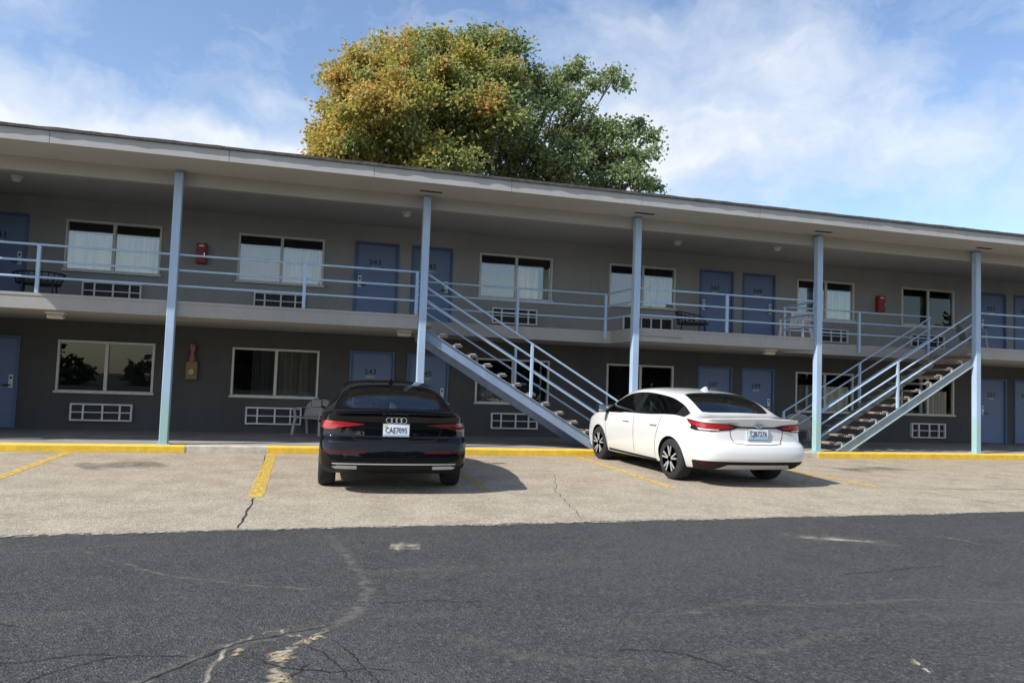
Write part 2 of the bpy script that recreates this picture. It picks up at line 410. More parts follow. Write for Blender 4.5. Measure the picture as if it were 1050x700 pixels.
# stall lines
ribbon('parking_line', [(-4.21, 15.6), (-4.08, 11.0)], .15, 'line', .004, .004, 12, .08)
ribbon('parking_line', [(-.60, 15.6), (-.57, 10.12)], .18, 'line', .004, .006, 12, .1)
ribbon('parking_line', [(2.66, 15.6), (2.58, 10.5)], .16, 'line_faint', .004, .004, 12, .1)
ribbon('parking_line', [(5.82, 15.6), (5.69, 10.8)], .12, 'line', .004, .004, 12, .1)
ribbon('parking_line', [(9.68, 15.6), (9.56, 10.75)], .14, 'line', .004, .004, 12, .1)
ribbon('parking_line', [(13.65, 15.6), (14.2, 11.9)], .13, 'line_faint', .004, .004, 12, .1)
ribbon('parking_line', [(17.4, 15.6), (17.6, 12.2)], .13, 'line_faint', .004, .004, 12, .1)
ribbon('hatch_line', [(9.5, 12.45), (8.35, 11.15)], .10, 'line_faint', .0042, .004, 8, .1)
# joints, stains
ribbon('pad_joint', [(-.58, 10.1), (-.61, 8.05)], .026, 'crack', .003, .015, 10)
ribbon('pad_joint', [(-.72, 15.5), (-.58, 10.1)], .02, 'crack', .0025, .01, 10)
ribbon('pad_joint', [(9.9, 10.8), (10.3, 8.6)], .02, 'crack', .003, .015, 10)
ribbon('pad_joint', [(9.9, 10.6), (19, 10.1)], .025, 'crack', .003, .03, 12)
ribbon('pad_joint', [(3.2, 8.3), (3.6, 10.4), (4.3, 12.6)], .010, 'crack', .003, .04, 10)
ribbon('oil_stain', [(-3.5, 13.3), (-2.3, 13.9)], 1.1, 'stain', .003, .05, 6)
ribbon('oil_stain', [(10.8, 13.2), (12.6, 13.6)], .9, 'stain', .003, .05, 6)
# cracks and worn dusty seams of the asphalt
ZA = -.0015
main = [(.24, 8.02), (.37, 6.98), (.5, 6.11), (.52, 5.69), (.44, 5.29), (.25, 4.95), (-.01, 4.84), (-.34, 4.69), (-.56, 4.42), (-.74, 4.21), (-.95, 3.95)]
ribbon('asphalt_crack', main, (.10, .16), 'crack_dust', ZA, .03, 7)
ribbon('asphalt_crack', main[5:], .020, 'crack', ZA+.001, .014, 9)
ribbon('asphalt_crack', main[2:6], .10, 'crack_dust', ZA+.0008, .03, 9)
ribbon('asphalt_crack', [(.25, 4.95), (.09, 4.72), (-.02, 4.80), (-.1, 4.91)], .035, 'dust', ZA+.001, .02, 7)
ribbon('asphalt_crack', [(.09, 4.7), (-.07, 4.52), (-.08, 4.3), (-.07, 4.05), (-.02, 3.7)], .06, 'dust', ZA+.001, .03, 7)
ribbon('asphalt_crack', [(-.1, 4.91), (-.23, 4.82), (-.38, 4.66), (-.42, 4.26), (-.5, 3.8)], .032, 'dust', ZA+.001, .02, 7)
ribbon('asphalt_crack', [(.07, 4.6), (.22, 4.35), (.3, 4.0)], .012, 'crack', ZA+.001, .02, 7)
for a, b, w in (((-.06, 4.52), (-.07, 4.36), .14), ((.18, 4.74), (.03, 4.66), .09), ((-.07, 4.2), (-.06, 3.98), .13), ((-.3, 4.62), (-.33, 4.5), .05)):
    ribbon('dry_grass_patch', [a, b], w, 'straw', ZA+.002, .02, 5)
ribbon('asphalt_crack', [(-2.9, 7.15), (-2.42, 7.23), (-1.81, 7.31), (-1.36, 6.73), (-.91, 6.3), (-.46, 6.02), (.04, 5.81), (.5, 5.75)], .06, 'crack_dust', ZA, .03, 6)
ribbon('asphalt_crack', [(-1.81, 7.31), (-1.5, 7.55), (-1.1, 7.6)], .05, 'crack_dust', ZA, .02, 6)
ribbon('dusty_patch', [(.82, 7.16), (1.12, 7.10)], .34, 'dust', ZA, .02, 6)
ribbon('dusty_patch', [(5.1, 7.2), (5.75, 6.98), (6.2, 6.6)], .42, 'crack_dust', ZA, .02, 6)
ribbon('dusty_patch', [(5.3, 7.12), (6.0, 6.8)], .16, 'dust', ZA+.0005, .02, 6)
ribbon('asphalt_crack', [(6.4, 7.9), (6.85, 7.25), (7.15, 6.79), (7.2, 6.4)], .06, 'crack_dust', ZA, .03, 7)
ribbon('asphalt_crack', [(7.0, 7.0), (7.17, 6.75)], .035, 'edge', ZA+.001, .01, 5)
ribbon('litter_scrap', [(3.60, 3.77), (3.565, 3.66)], .05, 'straw', ZA+.001, .005, 4)
ribbon('litter_scrap', [(3.56, 3.64), (3.54, 3.55)], .03, 'edge', ZA+.001, .005, 4)
ribbon('asphalt_crack', [(.8, 4.75), (1.3, 4.25), (2.0, 3.95), (2.9, 4.05), (3.9, 4.35)], .16, 'dust_faint', ZA, .05, 7)
ribbon('asphalt_crack', [(2.2, 4.75), (3.2, 4.95), (4.4, 4.85), (6.0, 4.6)], .13, 'dust_faint', ZA, .05, 7)
ck = random.Random(5)
for (x, y, a, n) in ((-.5, 4.5, 2.6, 7), (-.2, 4.45, -.9, 5), (.25, 4.6, -1.1, 6), (-.9, 4.6, 3.0, 8), (.5, 5.4, .3, 5), (.1, 4.35, -2.4, 5), (-1.6, 5.2, 2.9, 6), (1.8, 4.2, .2, 7), (4.6, 5.6, .1, 8)):
    p = [(x, y)]
    for _ in range(n): a += ck.uniform(-.5, .5); p.append((p[-1][0]+.17*math.cos(a), p[-1][1]+.17*math.sin(a)))
    ribbon('asphalt_crack', p, .011, 'crack', ZA+.0012, .012, 5)
ribbon('asphalt_crack', [(-2.6, 3.9), (-1.6, 4.3), (-.8, 4.2)], .02, 'crack', ZA, .03, 7)

# ------------------------------------------------------------------ the motel
YP, YW, ZK, ZS = 15.85, 19.2, .15, 2.954
YB = 17.35                      # slab edge behind the stair bays
BX0, BX1 = -7.75, 28.0
motel = thing('motel_building', 'long two-storey grey motel with blue doors, blue posts and railed upper walkway', 'motel', (2.31, 17.2, .0))
WINX = [-4.53, -.76, 5.30, 9.02, 15.10, 18.92]
DOORX = [(-7.42, -6.31), (1.01, 2.14), (2.46, 3.56), (10.82, 11.93), (12.23, 13.34), (20.98, 22.08), (22.40, 23.50)]
WW, WZ0, WH = 2.05, 1.008, 1.197
def wall_sheet(z0, z1, openings, depth):
    """front face with real openings and their reveals"""
    bm = BM()
    gx = sorted({BX0, BX1, *[o[0] for o in openings], *[o[1] for o in openings]})
    gz = sorted({z0, z1, *[o[2] for o in openings], *[o[3] for o in openings]})
    vc = {}
    def vv(x, z, y=YW):
        k = (round(x, 4), round(y, 4), round(z, 4))
        if k not in vc: vc[k] = bm.verts.new((x, y, z))
        return vc[k]
    for a, b in zip(gx, gx[1:]):
        for c, d in zip(gz, gz[1:]):
            mx, mz = (a+b)/2, (c+d)/2
            if any(o[0] < mx < o[1] and o[2] < mz < o[3] for o in openings): continue
            bm.faces.new((vv(a, c), vv(b, c), vv(b, d), vv(a, d)))
    for a, b, c, d in openings:
        q = [(a, c), (b, c), (b, d), (a, d)]
        for k in range(4):
            (x0, zz0), (x1, zz1) = q[k], q[(k+1) % 4]
            p = [bm.verts.new(t) for t in ((x0, YW, zz0), (x1, YW, zz1), (x1, YW+depth, zz1), (x0, YW+depth, zz0))]
            bm.faces.new(p)
    return bm
def openings(zf):
    dz = zf - ZK
    r = [(x-WW/2+.03, x+WW/2-.03, WZ0+dz+.03, WZ0+WH+dz-.03) for x in WINX]
    r += [(a+.02, b-.02, zf, zf+2.08) for a, b in DOORX]
    return r
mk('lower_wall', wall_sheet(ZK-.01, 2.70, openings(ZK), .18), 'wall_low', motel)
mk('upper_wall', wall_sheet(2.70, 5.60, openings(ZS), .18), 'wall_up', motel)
bm = BM()
box(bm, BX0, BX0+.2, YW+.2, 26, 0, 5.6); box(bm, BX1-.2, BX1, YW+.2, 26, 0, 5.6); box(bm, BX0+.2, BX1-.2, 25.8, 26, 0, 5.6)
mk('rear_wall', bm, 'wall_low', motel)
bm = BM(); box(bm, BX0+.21, BX1-.21, YW+1.6, YW+1.7, .15, 5.5); mk('dark_room_backing', bm, 'dark', motel)  # near-black sheet paints the darkness of the unlit rooms
bm = BM(); box(bm, BX0+.01, BX0+.16, 16.02, YW-.002, .15, 2.65); box(bm, BX0+.01, BX0+.16, 16.02, YW-.002, ZS, 5.46); mk('sun_block_wall', bm, 'wall_up', motel)  # unseen walls added at the left end to keep sun off the door
# walkway slab: full depth in the door bays, set back where the stairs rise
FULL = [(BX0, 2.30), (7.26, 12.20), (17.16, BX1)]
bm = BM()
poly = [(BX0, YP-.06), (2.30, YP-.06), (2.30, YB), (7.10, YB), (7.26, YB-.15), (7.26, YP-.06), (12.20, YP-.06), (12.20, YB-.15), (12.36, YB), (17.16, YB), (17.16, YP-.06), (BX1, YP-.06), (BX1, YW-.002), (BX0, YW-.002)]
prism_xy(bm, poly, 2.652, ZS)
bm.normal_update(); bmesh.ops.triangulate(bm, faces=[f for f in bm.faces if len(f.verts) > 4], ngon_method='EAR_CLIP')
mk('walkway_slab', bm, 'slab', motel)
# drip moulding lines of the slab face and the strip of conduit
bm = BM()
for a, b in FULL: box(bm, a+.01, b-.01, YP-.072, YP-.061, 2.90, ZS-.004)
mk('slab_edge_trim', bm, 'slab', motel)
bm = BM(); tube(bm, [(7.30, YP-.085, 2.80), (8.45, YP-.085, 2.785)], .022); mk('conduit', bm, 'slab', motel)
# roof
YE, ZSF = 14.72, 5.55
bm = BM(); prism_xz(bm, [(BX0, 5.47), (BX1, 5.47), (BX1, 5.50), (BX0, 5.50)], YP+.20, YW-.003); mk('walkway_ceiling', bm, 'ceiling', motel)
bm = BM(); box(bm, BX0+.01, BX1-.01, YE+.045, YP+.06, ZSF, ZSF+.03); mk('soffit', bm, 'soffit', motel)
bm = BM(); box(bm, BX0, BX1, YP+.06, YP+.20, 5.285, 5.60, .006); mk('header_beam', bm, 'soffit', motel)
bm = BM(); x = -7.75 
joints = [-7.75, -4.62, -1.62, 1.08, 3.90, 6.85, 9.8, 12.75, 15.7, 18.65, 21.6, 24.5, 28.0]
for a, b in zip(joints, joints[1:]): box(bm, a+.004, b-.004, YE, YE+.04, ZSF-.012, 5.752+.004*random.random())
mk('fascia', bm, 'fascia', motel)
bm = BM(); box(bm, BX0+.02, BX1-.02, YE+.041, YE+.06, ZSF+.002, 5.74); mk('fascia_backing', bm, 'dark', motel)
bm = BM(); n = 240; prev = None
for i in range(n+1):     # ragged shingle edge over the drip line, roof rising gently behind it
    x = BX0-.05 + (BX1-BX0+.1)*i/n
    dz = .010*noise.noise(V((x*1.7, 2, 0))) + .008*(random.random()-.5); dy = .02*noise.noise(V((x*3, 9, 0)))
    col = [bm.verts.new(p) for p in ((x, YE-.045+dy, 5.762), (x, YE-.05+dy, 5.812+dz), (x, YE+1.2, 5.90), (x, 20.6, 6.55), (x, 26.3, 6.0), (x, 26.3, 5.9), (x, YE+.1, 5.757))]
    if prev:
        for k in range(7): bm.faces.new((prev[k], col[k], col[(k+1) % 7], prev[(k+1) % 7]))
    else: bm.faces.new(col)
    prev = col
bm.faces.new(prev); mk('roof', bm, 'shingle', motel)
# posts
POSTX = [-7.582, -2.636, 2.31, 7.256, 12.202, 17.148, 22.094, 27.04]
def post_bm():
    bm = BM(); box(bm, -.078, .078, -.078, .078, 0, 5.34, .012); return bm
p0 = None
for x in POSTX:
    if p0 is None:
        p0 = mk('post', post_bm(), 'post_paint', motel, (x-2.31, YP-.06-17.2, .15), world=False)
        bm = BM(); box(bm, -.07, .07, -.07, .07, 5.34, 5.398, .004); mk('post_cap', bm, 'stringer', p0, (0, 0, 0), world=False)
        bm = BM(); box(bm, -.13, .13, -.12, .12, 0., .012); mk('base_plate', bm, 'blue_steel', p0, (0, 0, 0), world=False)
    else: copy_tree(p0, motel, (x-2.31, YP-.06-17.2, .15))
# windows
def curtain_bm(x0, x1, z0, z1, y, amp, wl, seed):
    bm = BM(); n = 44; a = []; b = []
    for i in range(n+1):
        x = x0 + (x1-x0)*i/n; s = amp*math.sin(2*PI*x/wl + 1.5*noise.noise(V((x*2, seed, 0)))) + amp*.5*noise.noise(V((x*9, seed, 4)))
        a.append((bm.verts.new((x, y+s, z0)), bm.verts.new((x, y+s*.7, z1)))); b.append((bm.verts.new((x, y+s+.012, z0)), bm.verts.new((x, y+s*.7+.012, z1))))
    for i in range(n):
        bm.faces.new((a[i][0], a[i+1][0], a[i+1][1], a[i][1])); bm.faces.new((b[i][1], b[i+1][1], b[i+1][0], b[i][0]))
        bm.faces.new((a[i][1], a[i+1][1], b[i+1][1], b[i][1])); bm.faces.new((a[i][0], b[i][0], b[i+1][0], a[i+1][0]))
    return bm
def make_window(x, z, glass, curtains, label=None):
    """aluminium slider: outer frame, mullion, two panes and what hangs behind them"""
    w, h = WW/2, WH; bm = BM(); t = .052
    box(bm, -w, w, -.035, .05, 0, t, .006); box(bm, -w, w, -.035, .05, h-t, h, .006)
    box(bm, -w, -w+t, -.030, .05, t, h-t, .006); box(bm, w-t, w, -.030, .05, t, h-t, .006)
    fr = mk('window', bm, 'alu', motel, (x-2.31, YW-17.2, z), world=False)
    bm = BM(); box(bm, -.035, .035, -.026, .046, t, h-t, .005); mk('mullion', bm, 'alu', fr, (0, 0, 0), world=False)
    bm = BM(); box(bm, -w-.03, w+.03, -.07, -.036, -.02, .03, .006); mk('sill', bm, 'alu', fr, (0, 0, 0), world=False)
    for a, b, y in ((-w+t, -.036, .012), (.036, w-t, .03)):
        bm = BM(); bm.faces.new([bm.verts.new(p) for p in ((a, y, t), (b, y, t), (b, y, h-t), (a, y, h-t))]); mk('pane', bm, glass, fr, (0, 0, 0), world=False)
    for (a, b, c, d, mat, amp, wl) in curtains:
        mk('curtain', curtain_bm(-w+.03+a*(2*w-.06), -w+.03+b*(2*w-.06), c*h, d*h, .14, amp, wl, x), mat, fr, (0, 0, 0), world=False)
    if label: fr['label'] = label
    return fr
UZ = WZ0 + ZS - ZK
make_window(WINX[0], UZ, 'glass', [(0, 1, 0, .75, 'curtain_cream', .03, .42)])
make_window(WINX[1], UZ, 'glass', [(0, .5, 0, .75, 'curtain_dim', .012, .5), (.48, 1, 0, .75, 'curtain', .055, .24)])
make_window(WINX[2], UZ, 'glass', [(0, .5, 0, .75, 'curtain_dim', .012, .5), (.5, .83, 0, .75, 'curtain_cream', .02, .25), (.92, 1, 0, .75, 'curtain', .02, .25)])
make_window(WINX[3], UZ, 'glass', [(.50, 1, 0, .75, 'curtain', .05, .2)])
make_window(WINX[4], UZ, 'glass', [(.5, 1, 0, .75, 'curtain', .02, .35), (0, .1, 0, .7, 'curtain_dim', .01, .3), (.2, .45, 0, .7, 'curtain_dim', .01, .3)])
make_window(WINX[5], UZ, 'glass_low', [])
make_window(WINX[0], WZ0, 'glass_low', [])
make_window(WINX[1], WZ0, 'glass_low', [(.5, 1, 0, 1, 'curtain_brown', .025, .13), (.22, .5, 0, 1, 'louver', .02, .13)])
make_window(WINX[2], WZ0, 'glass_low', [(0, .5, 0, .5, 'curtain_brown', .02, .2)])
make_window(WINX[3], WZ0, 'glass_low', [])
make_window(WINX[4], WZ0, 'glass_low', [(.08, .48, 0, .68, 'curtain_brown', .02, .2), (.52, 1, 0, .66, 'curtain_cream', .03, .16)])
make_window(WINX[5], WZ0, 'glass_low', [(.0, .30, 0, .62, 'curtain_brown', .03, .16), (.40, .47, 0, .62, 'curtain_brown', .02, .1), (.52, .95, 0, .64, 'curtain_cream', .04, .12)])
# doors
def make_door(x0, x1, z, num, hinge, h=2.08):
    xc, w = (x0+x1)/2, (x1-x0)/2; bm = BM(); t = .055
    box(bm, -w, -w+t, -.03, .12, 0, h+.02, .004); box(bm, w-t, w, -.03, .12, 0, h+.02, .004); box(bm, -w+t, w-t, -.03, .12, h-t+.02, h+.02, .004)
    fr = mk('door_frame', bm, 'door_frame', motel, (xc-2.31, YW-17.2, z), world=False)
    bm = BM(); box(bm, -w+t+.004, w-t-.004, .03, .075, .012, h-t+.014, .004)
    d = mk('door', bm, 'door', fr, (0, 0, 0), world=False)
    s = -1 if hinge == 'r' else 1              # lock side
    bm = BM(); lx = s*(w-t-.10)
    box(bm, lx-.045, lx+.045, .012, .03, .92, 1.22, .008)
    mk('lock_plate', bm, 'white_metal', fr, (0, 0, 0), world=False)
    bm = BM(); tube(bm, [(lx, .012, .98), (lx, -.045, .98), (lx-s*.03, -.055, .98), (lx-s*.15, -.055, .98)], .012)
    mk('handle', bm, 'trim', fr, (0, 0, 0), world=False)
    bm = BM(); box(bm, lx-.02, lx+.02, .006, .012, 1.12, 1.17); mk('deadbolt', bm, 'trim', fr, (0, 0, 0), world=False)
    if num:
        bm = text_bm(num, .19, .003, .30)
        for v in bm.verts: v.co += V((-.04, .024, 1.58))
        mk('room_number', bm, 'ink', fr, (0, 0, 0), world=False)
        bm = BM(); box(bm, -.14, .08, .022, .03, 1.42, 1.475, .004); mk('name_plaque', bm, 'plaque', fr, (0, 0, 0), world=False)
    return fr
NUM_U = ['341', '343', '345', '347', '349', '351', '353']; NUM_L = ['241', '243', '245', '247', '249', '251', '253']
for i, (a, b) in enumerate(DOORX):
    hinge = 'l' if i in (0, 2, 4, 6) else 'r'
    make_door(a, b, ZS, NUM_U[i], hinge); make_door(a, b, ZK, NUM_L[i], hinge)
# railings of the upper walkway
RZ = (.92, .61, .30)
def railing(pts, posts, ends=True):
    bm = BM()
    for dz in RZ:
        tube(bm, [(x, y, ZS+dz) for x, y in pts], .022, 8)
    r = mk('railing', bm, 'blue_steel', motel)
    for x, y, drop in posts:
        bm = BM(); box(bm, x-.032, x+.032, y-.03, y+.03, ZS-drop, ZS+.925, .004)
        mk('railing_post', bm, 'blue_steel', r)
    return r
yf = YP-.03
railing([(-7.5, yf), (-2.7, yf)], [(-5.0, yf, .0)])
railing([(-2.56, yf), (2.22, yf)], [(-.15, yf, .0), (2.17, yf, .0)])
railing([(7.33, yf), (12.12, yf)], [(9.66, yf, .0)])
railing([(17.24, yf), (22.0, yf)], [(19.6, yf, .0)])
railing([(22.17, yf), (26.95, yf)], [(24.55, yf, .0)])
yg = YB - .04
railing([(2.36, yg), (7.16, yg), (7.24, YP+.10)], [(4.84, yg, .20), (7.14, yg, .20)])
railing([(12.22, YP+.10), (12.30, yg), (17.10, yg)], [(12.32, yg, .20), (14.72, yg, .20), (17.08, yg, .20)])

# ------------------------------------------------------------------ staircases
def staircase(name, label, mirror, strmat):
    """straight flight along the front, from the post at the top to the foot at the next post"""
    fx = (lambda x: 19.458-x) if mirror else (lambda x: x)
    t = thing(name, label, 'staircase', (fx(6.5), 16.5, .145))
    def flip(bm):
        if mirror:
            for v in bm.verts: v.co.x = 19.458 - v.co.x
        return bm
    sl = -.588
    for y in (YP-.01, 17.14):
        bm = BM(); prism_xz(bm, [(2.36, 2.455), (2.36, 2.685), (6.665, .146), (6.25, .146)], y, y+.016)
        d = V((1, 0, sl)); s = 1 if y < 16.5 else -1
        for z0, z1 in ((2.685, .146+.0),):
            bar(bm, (2.36, y-.02*s, 2.68), (6.65, y-.02*s, .16), .045, .016)
        bar(bm, (2.36, y-.02*s, 2.462), (6.25, y-.02*s, .158), .045, .016)
        mk('stringer', flip(bm), strmat, t)
    for i in range(1, 14):
        z = .15 + .2003*i; x = 2.44 + (2.64 - (z-.09))/.588
        bm = BM(); box(bm, x-.15, x+.15, YP+.03, 17.13, z-.05, z, .006)
        st = mk('tread', flip(bm), 'tread', t)
        bm = BM(); box(bm, x-.06, x-.02, YP+.008, YP+.028, z-.10, z+.028); box(bm, x-.06, x+.10, YP+.008, YP+.028, z+.004, z+.03)
        mk('bracket', flip(bm), 'bracket', st)
    for y, xa, xb in ((YP-.02, 2.41, 7.17), (17.2, 2.40, 7.20)):
        bm = BM()
        for dz in (0, -.30, -.60):
            za, zb = 3.84+dz-(xa-2.41)*.58, 3.84+dz-(xb-2.41)*.58
            p = [(xa, y, za), (xb, y, zb)]
            tube(bm, p, .023, 8)
        h = mk('handrail', flip(bm), 'blue_steel', t)
        bm = BM(); zt = 3.84-(4.80-2.41)*.58
        box(bm, 4.77, 4.83, y-.03, y+.03, zt-1.19, zt+.01, .004); mk('handrail_post', flip(bm), 'blue_steel', h)
        if y > 16.5:
            bm = BM(); zt = 3.84-(xb-2.41)*.58
            box(bm, xb-.03, xb+.03, y-.03, y+.03, .146, zt+.01, .004); mk('handrail_post', flip(bm), 'blue_steel', h)
    return t
staircase('staircase', 'open metal staircase with blue stringer descending to the right beside the white car', False, 'stringer')
staircase('staircase', 'open metal staircase with grey-green stringer descending to the left, foot behind the white car', True, 'stringer_green')

# ------------------------------------------------------------------ fittings
def air_con(x0, x1, z0, z1, label, verts=(.21, .52, .80), horiz=True, mat='alu_ac'):
    t = thing('air_conditioner', label, 'air conditioner', ((x0+x1)/2, YW, z0), group='wall air conditioners under the windows')
    w, h = (x1-x0), (z1-z0); b = .035
    bm = BM(); X0, X1 = -w/2, w/2
    box(bm, X0, X1, -.10, 0, 0, b, .004); box(bm, X0, X1, -.10, 0, h-b, h, .004)
    box(bm, X0, X0+b, -.098, 0, b, h-b, .004); box(bm, X1-b, X1, -.098, 0, b, h-b, .004)
    for k in verts: box(bm, X0+w*k-.018, X0+w*k+.018, -.095, -.05, b, h-b)
    if horiz: box(bm, X0+b, X1-b, -.09, -.06, h*.5-.012, h*.5+.012)
    mk('frame', bm, mat, t, world=False)
    bm = BM(); n = 9
    box(bm, X0+b, X1-b, -.03, -.003, b, h-b)
    for i in range(n):
        z = b + (h-2*b)*(i+.5)/n; box(bm, X0+b, X1-b, -.05, -.028, z-.006, z+.006)
    mk('louvre', bm, 'louver', t, world=False)
    return t
air_con(-5.13, -3.87, 3.16, 3.58, 'white wall grille under the first upper window from the left, behind the railing')
air_con(-1.36, -.14, 3.18, 3.58, 'white wall grille under the upper window between the red cabinet and the door')
air_con(4.65, 5.91, 3.14, 3.56, 'white wall grille under the upper window above the left staircase')
air_con(8.42, 9.95, 3.14, 3.55, 'upper grille with only upright bars, behind a post and beside a black chair', (.16, .36, .56, .76), False)
air_con(14.6, 15.86, 3.13, 3.54, 'upper grille beside the white plastic chair, near the second red cabinet')
air_con(18.2, 19.5, 3.13, 3.54, 'upper grille seen through the rails at the top of the right staircase', mat='alu')
air_con(-5.21, -3.91, .36, .76, 'white wall grille under the dark lower window at far left, above bare walkway')
air_con(-1.41, -.10, .35, .77, 'white wall grille beside the grey plastic chair, left of the black car')
air_con(4.73, 6.02, .35, .77, 'white wall grille low on the wall beneath the left staircase')
air_con(18.25, 19.55, .30, .76, 'white wall grille low on the wall beneath the right staircase')

def cabinet(x, z0, z1, w, label):
    t = thing('fire_extinguisher_cabinet', label, 'fire extinguisher cabinet', (x, YW, z0), group='red cabinets on the upper wall')
    h = z1-z0
    bm = BM(); box(bm, -w/2, w/2, -.15, 0, 0, h, .02); mk('cabinet', bm, 'red', t, world=False)
    bm = BM(); box(bm, -w*.36, w*.36, -.158, -.149, h*.12, h*.78, .004); mk('cabinet_door', bm, 'red', t, world=False)
    bm = BM(); box(bm, -w*.25, w*.22, -.159, -.150, h*.83, h*.92, .003); mk('sticker', bm, 'white_metal', t, world=False)
    bm = BM(); tube(bm, [(w*.30, -.155, h*.38), (w*.30, -.175, h*.40), (w*.30, -.175, h*.52), (w*.30, -.155, h*.54)], .008); mk('handle', bm, 'chrome', t, world=False)
cabinet(-2.60, 4.17, 4.66, .24, 'red metal cabinet on upper wall between the two leftmost upper windows')
cabinet(17.04, 4.17, 4.66, .27, 'red metal cabinet on upper wall between the two rightmost upper windows')
# brass-and-red hose fitting on the lower wall
t = thing('standpipe_fitting', 'small yellow-brown wall fitting with pinkish neck, shaped like a bottle, on the dark lower wall', 'wall fitting', (-2.67, YW, 1.37))
bm = BM(); box(bm, -.135, .135, -.12, 0, 0, .46, .03); mk('valve_box', bm, 'brown_metal', t, world=False)
bm = BM(); lathe(bm, [(.0, -.165), (.065, -.165), (.075, -.15), (.075, -.132)], 20, 'y', (0, 0, .20)); mk('cap', bm, 'plaque', t, world=False)
bm = BM(); lathe(bm, [(.085, .45), (.075, .52), (.048, .60), (.048, .68), (.075, .76), (.08, .86), (.05, .89)], 16, 'z', (0, -.08, 0)); mk('neck', bm, 'pink', t, world=False, smooth=True)

def dome_light(x, y, z, label, mat='lamp_glass', r=.105):
    t = thing('ceiling_light', label, 'ceiling light', (x, y, z), group='lights under the walkway ceiling')
    bm = BM(); lathe(bm, [(r*1.1, 0), (r*1.1, -.025), (r*.95, -.03)], 24); mk('base', bm, 'alu', t, world=False)
    bm = BM(); lathe(bm, [(r*.94, -.031), (r*.9, -.06), (r*.65, -.095), (r*.3, -.11), (.01, -.114)], 24); mk('diffuser', bm, mat, t, world=False, smooth=True)
dome_light(-5.99, 17.35, 5.469, 'dim round ceiling light above the leftmost upper door')
dome_light(2.05, 17.29, 5.469, 'round ceiling light just left of the second post from the left')
dome_light(9.28, 17.66, 5.469, 'bright round ceiling light above the black chair right of middle post')
dome_light(12.02, 17.25, 5.469, 'dark round ceiling light above the right door of the middle pair', 'alu')
def box_light(x, y, label):
    t = thing('walkway_light', label, 'wall light', (x, y, 2.651), group='box lights under the walkway slab')
    bm = BM(); box(bm, -.17, .17, -.10, .10, -.035, 0, .006); mk('base', bm, 'white_metal', t, world=False)
    bm = BM(); box(bm, -.15, .15, -.085, .085, -.13, -.036, .03); mk('lens', bm, 'lamp_glass', t, world=False)
box_light(-4.85, 16.5, 'boxy white light under the slab at the far left, above the dark lower window')
box_light(2.02, 16.5, 'boxy white light under the slab above the black car')
box_light(11.3, 16.5, 'boxy white light under the slab above the white car')
def soffit_vent(x, label):
    t = thing('soffit_vent', label, 'vent', (x, 15.42, ZSF), group='slotted vents under the eaves')
    bm = BM(); box(bm, -.26, .26, -.07, .07, -.008, 0, .002); mk('vent_frame', bm, 'soffit', t, world=False)
    bm = BM()
    for k in range(4): box(bm, -.235+.12*k, -.125+.12*k, -.05, .05, -.016, -.0085)
    mk('vent_slots', bm, 'dark', t, world=False)
for x, l in ((2.33, 'dark slotted eave vent above the post at the top of the left staircase'), (7.25, 'dark slotted eave vent above the middle post, third from the left'),
             (12.05, 'dark slotted eave vent above the fourth post, behind the white plastic chair bay'), (17.0, 'dark slotted eave vent above the rightmost post')): soffit_vent(x, l)

# ------------------------------------------------------------------ chairs
def lattice_chair(label, loc, rz):
    """wrought-iron barrel chair: hooped back with a lattice, curved arms"""
    t = thing('patio_chair', label, 'chair', loc, rz, 'black iron lattice chairs on the upper walkway')
    K = 1.28; r = .33*K
    def arc(a, rr, z): return V((rr*math.sin(a), rr*math.cos(a)*.95, z))
    bm = BM(); top = []
    for i in range(25):
        a = -PI*.78 + PI*1.56*i/24; k = max(0, math.cos(a*.64)); top.append(arc(a, r*1.16, (.54 + .20*k**1.4)*1.0))
    tube(bm, top, .017, 8); mk('back_hoop', bm, 'black_iron', t, world=False)
    bm = BM()
    for i in range(13):
        a = -PI*.52 + PI*1.04*i/12; k = max(0, math.cos(a*.64))
        tube(bm, [arc(a, r*1.0, .43), arc(a, r*1.16, .54+.20*k**1.4)], .011, 6)
    for f in (.33, .66):
        tube(bm, [arc(-PI*.55+PI*1.1*i/20, r*(1.0+.16*f), .43+(.11+.20*max(0, math.cos((-PI*.55+PI*1.1*i/20)*.64))**1.4)*f) for i in range(21)], .011, 6)
    mk('back_lattice', bm, 'black_iron', t, world=False)
    bm = BM(); lathe(bm, [(.01, .435), (r*.98, .435), (r*1.02, .425), (r*1.02, .40), (r*.98, .392), (.01, .392)], 32); mk('seat', bm, 'black_iron', t, world=False)
    for a, ztop in ((-PI*.78, .545), (PI*.78, .545), (-PI*.25, .40), (PI*.25, .40)):
        bm = BM(); tube(bm, [arc(a, r*1.14 if ztop > .5 else r*.9, ztop), arc(a, r*1.02, .40), arc(a, r*1.15, 0.005)], .017, 8); mk('leg', bm, 'black_iron', t, world=False)
    return t
c = lattice_chair('black iron lattice chair at far left of upper walkway, before the leftmost door', (-5.75, 18.3, ZS), math.radians(12))
c2 = copy_tree(c, None, (10.15, 18.35, ZS), math.radians(62)); c2['label'] = 'black iron lattice chair beside the left door of the middle upper pair'
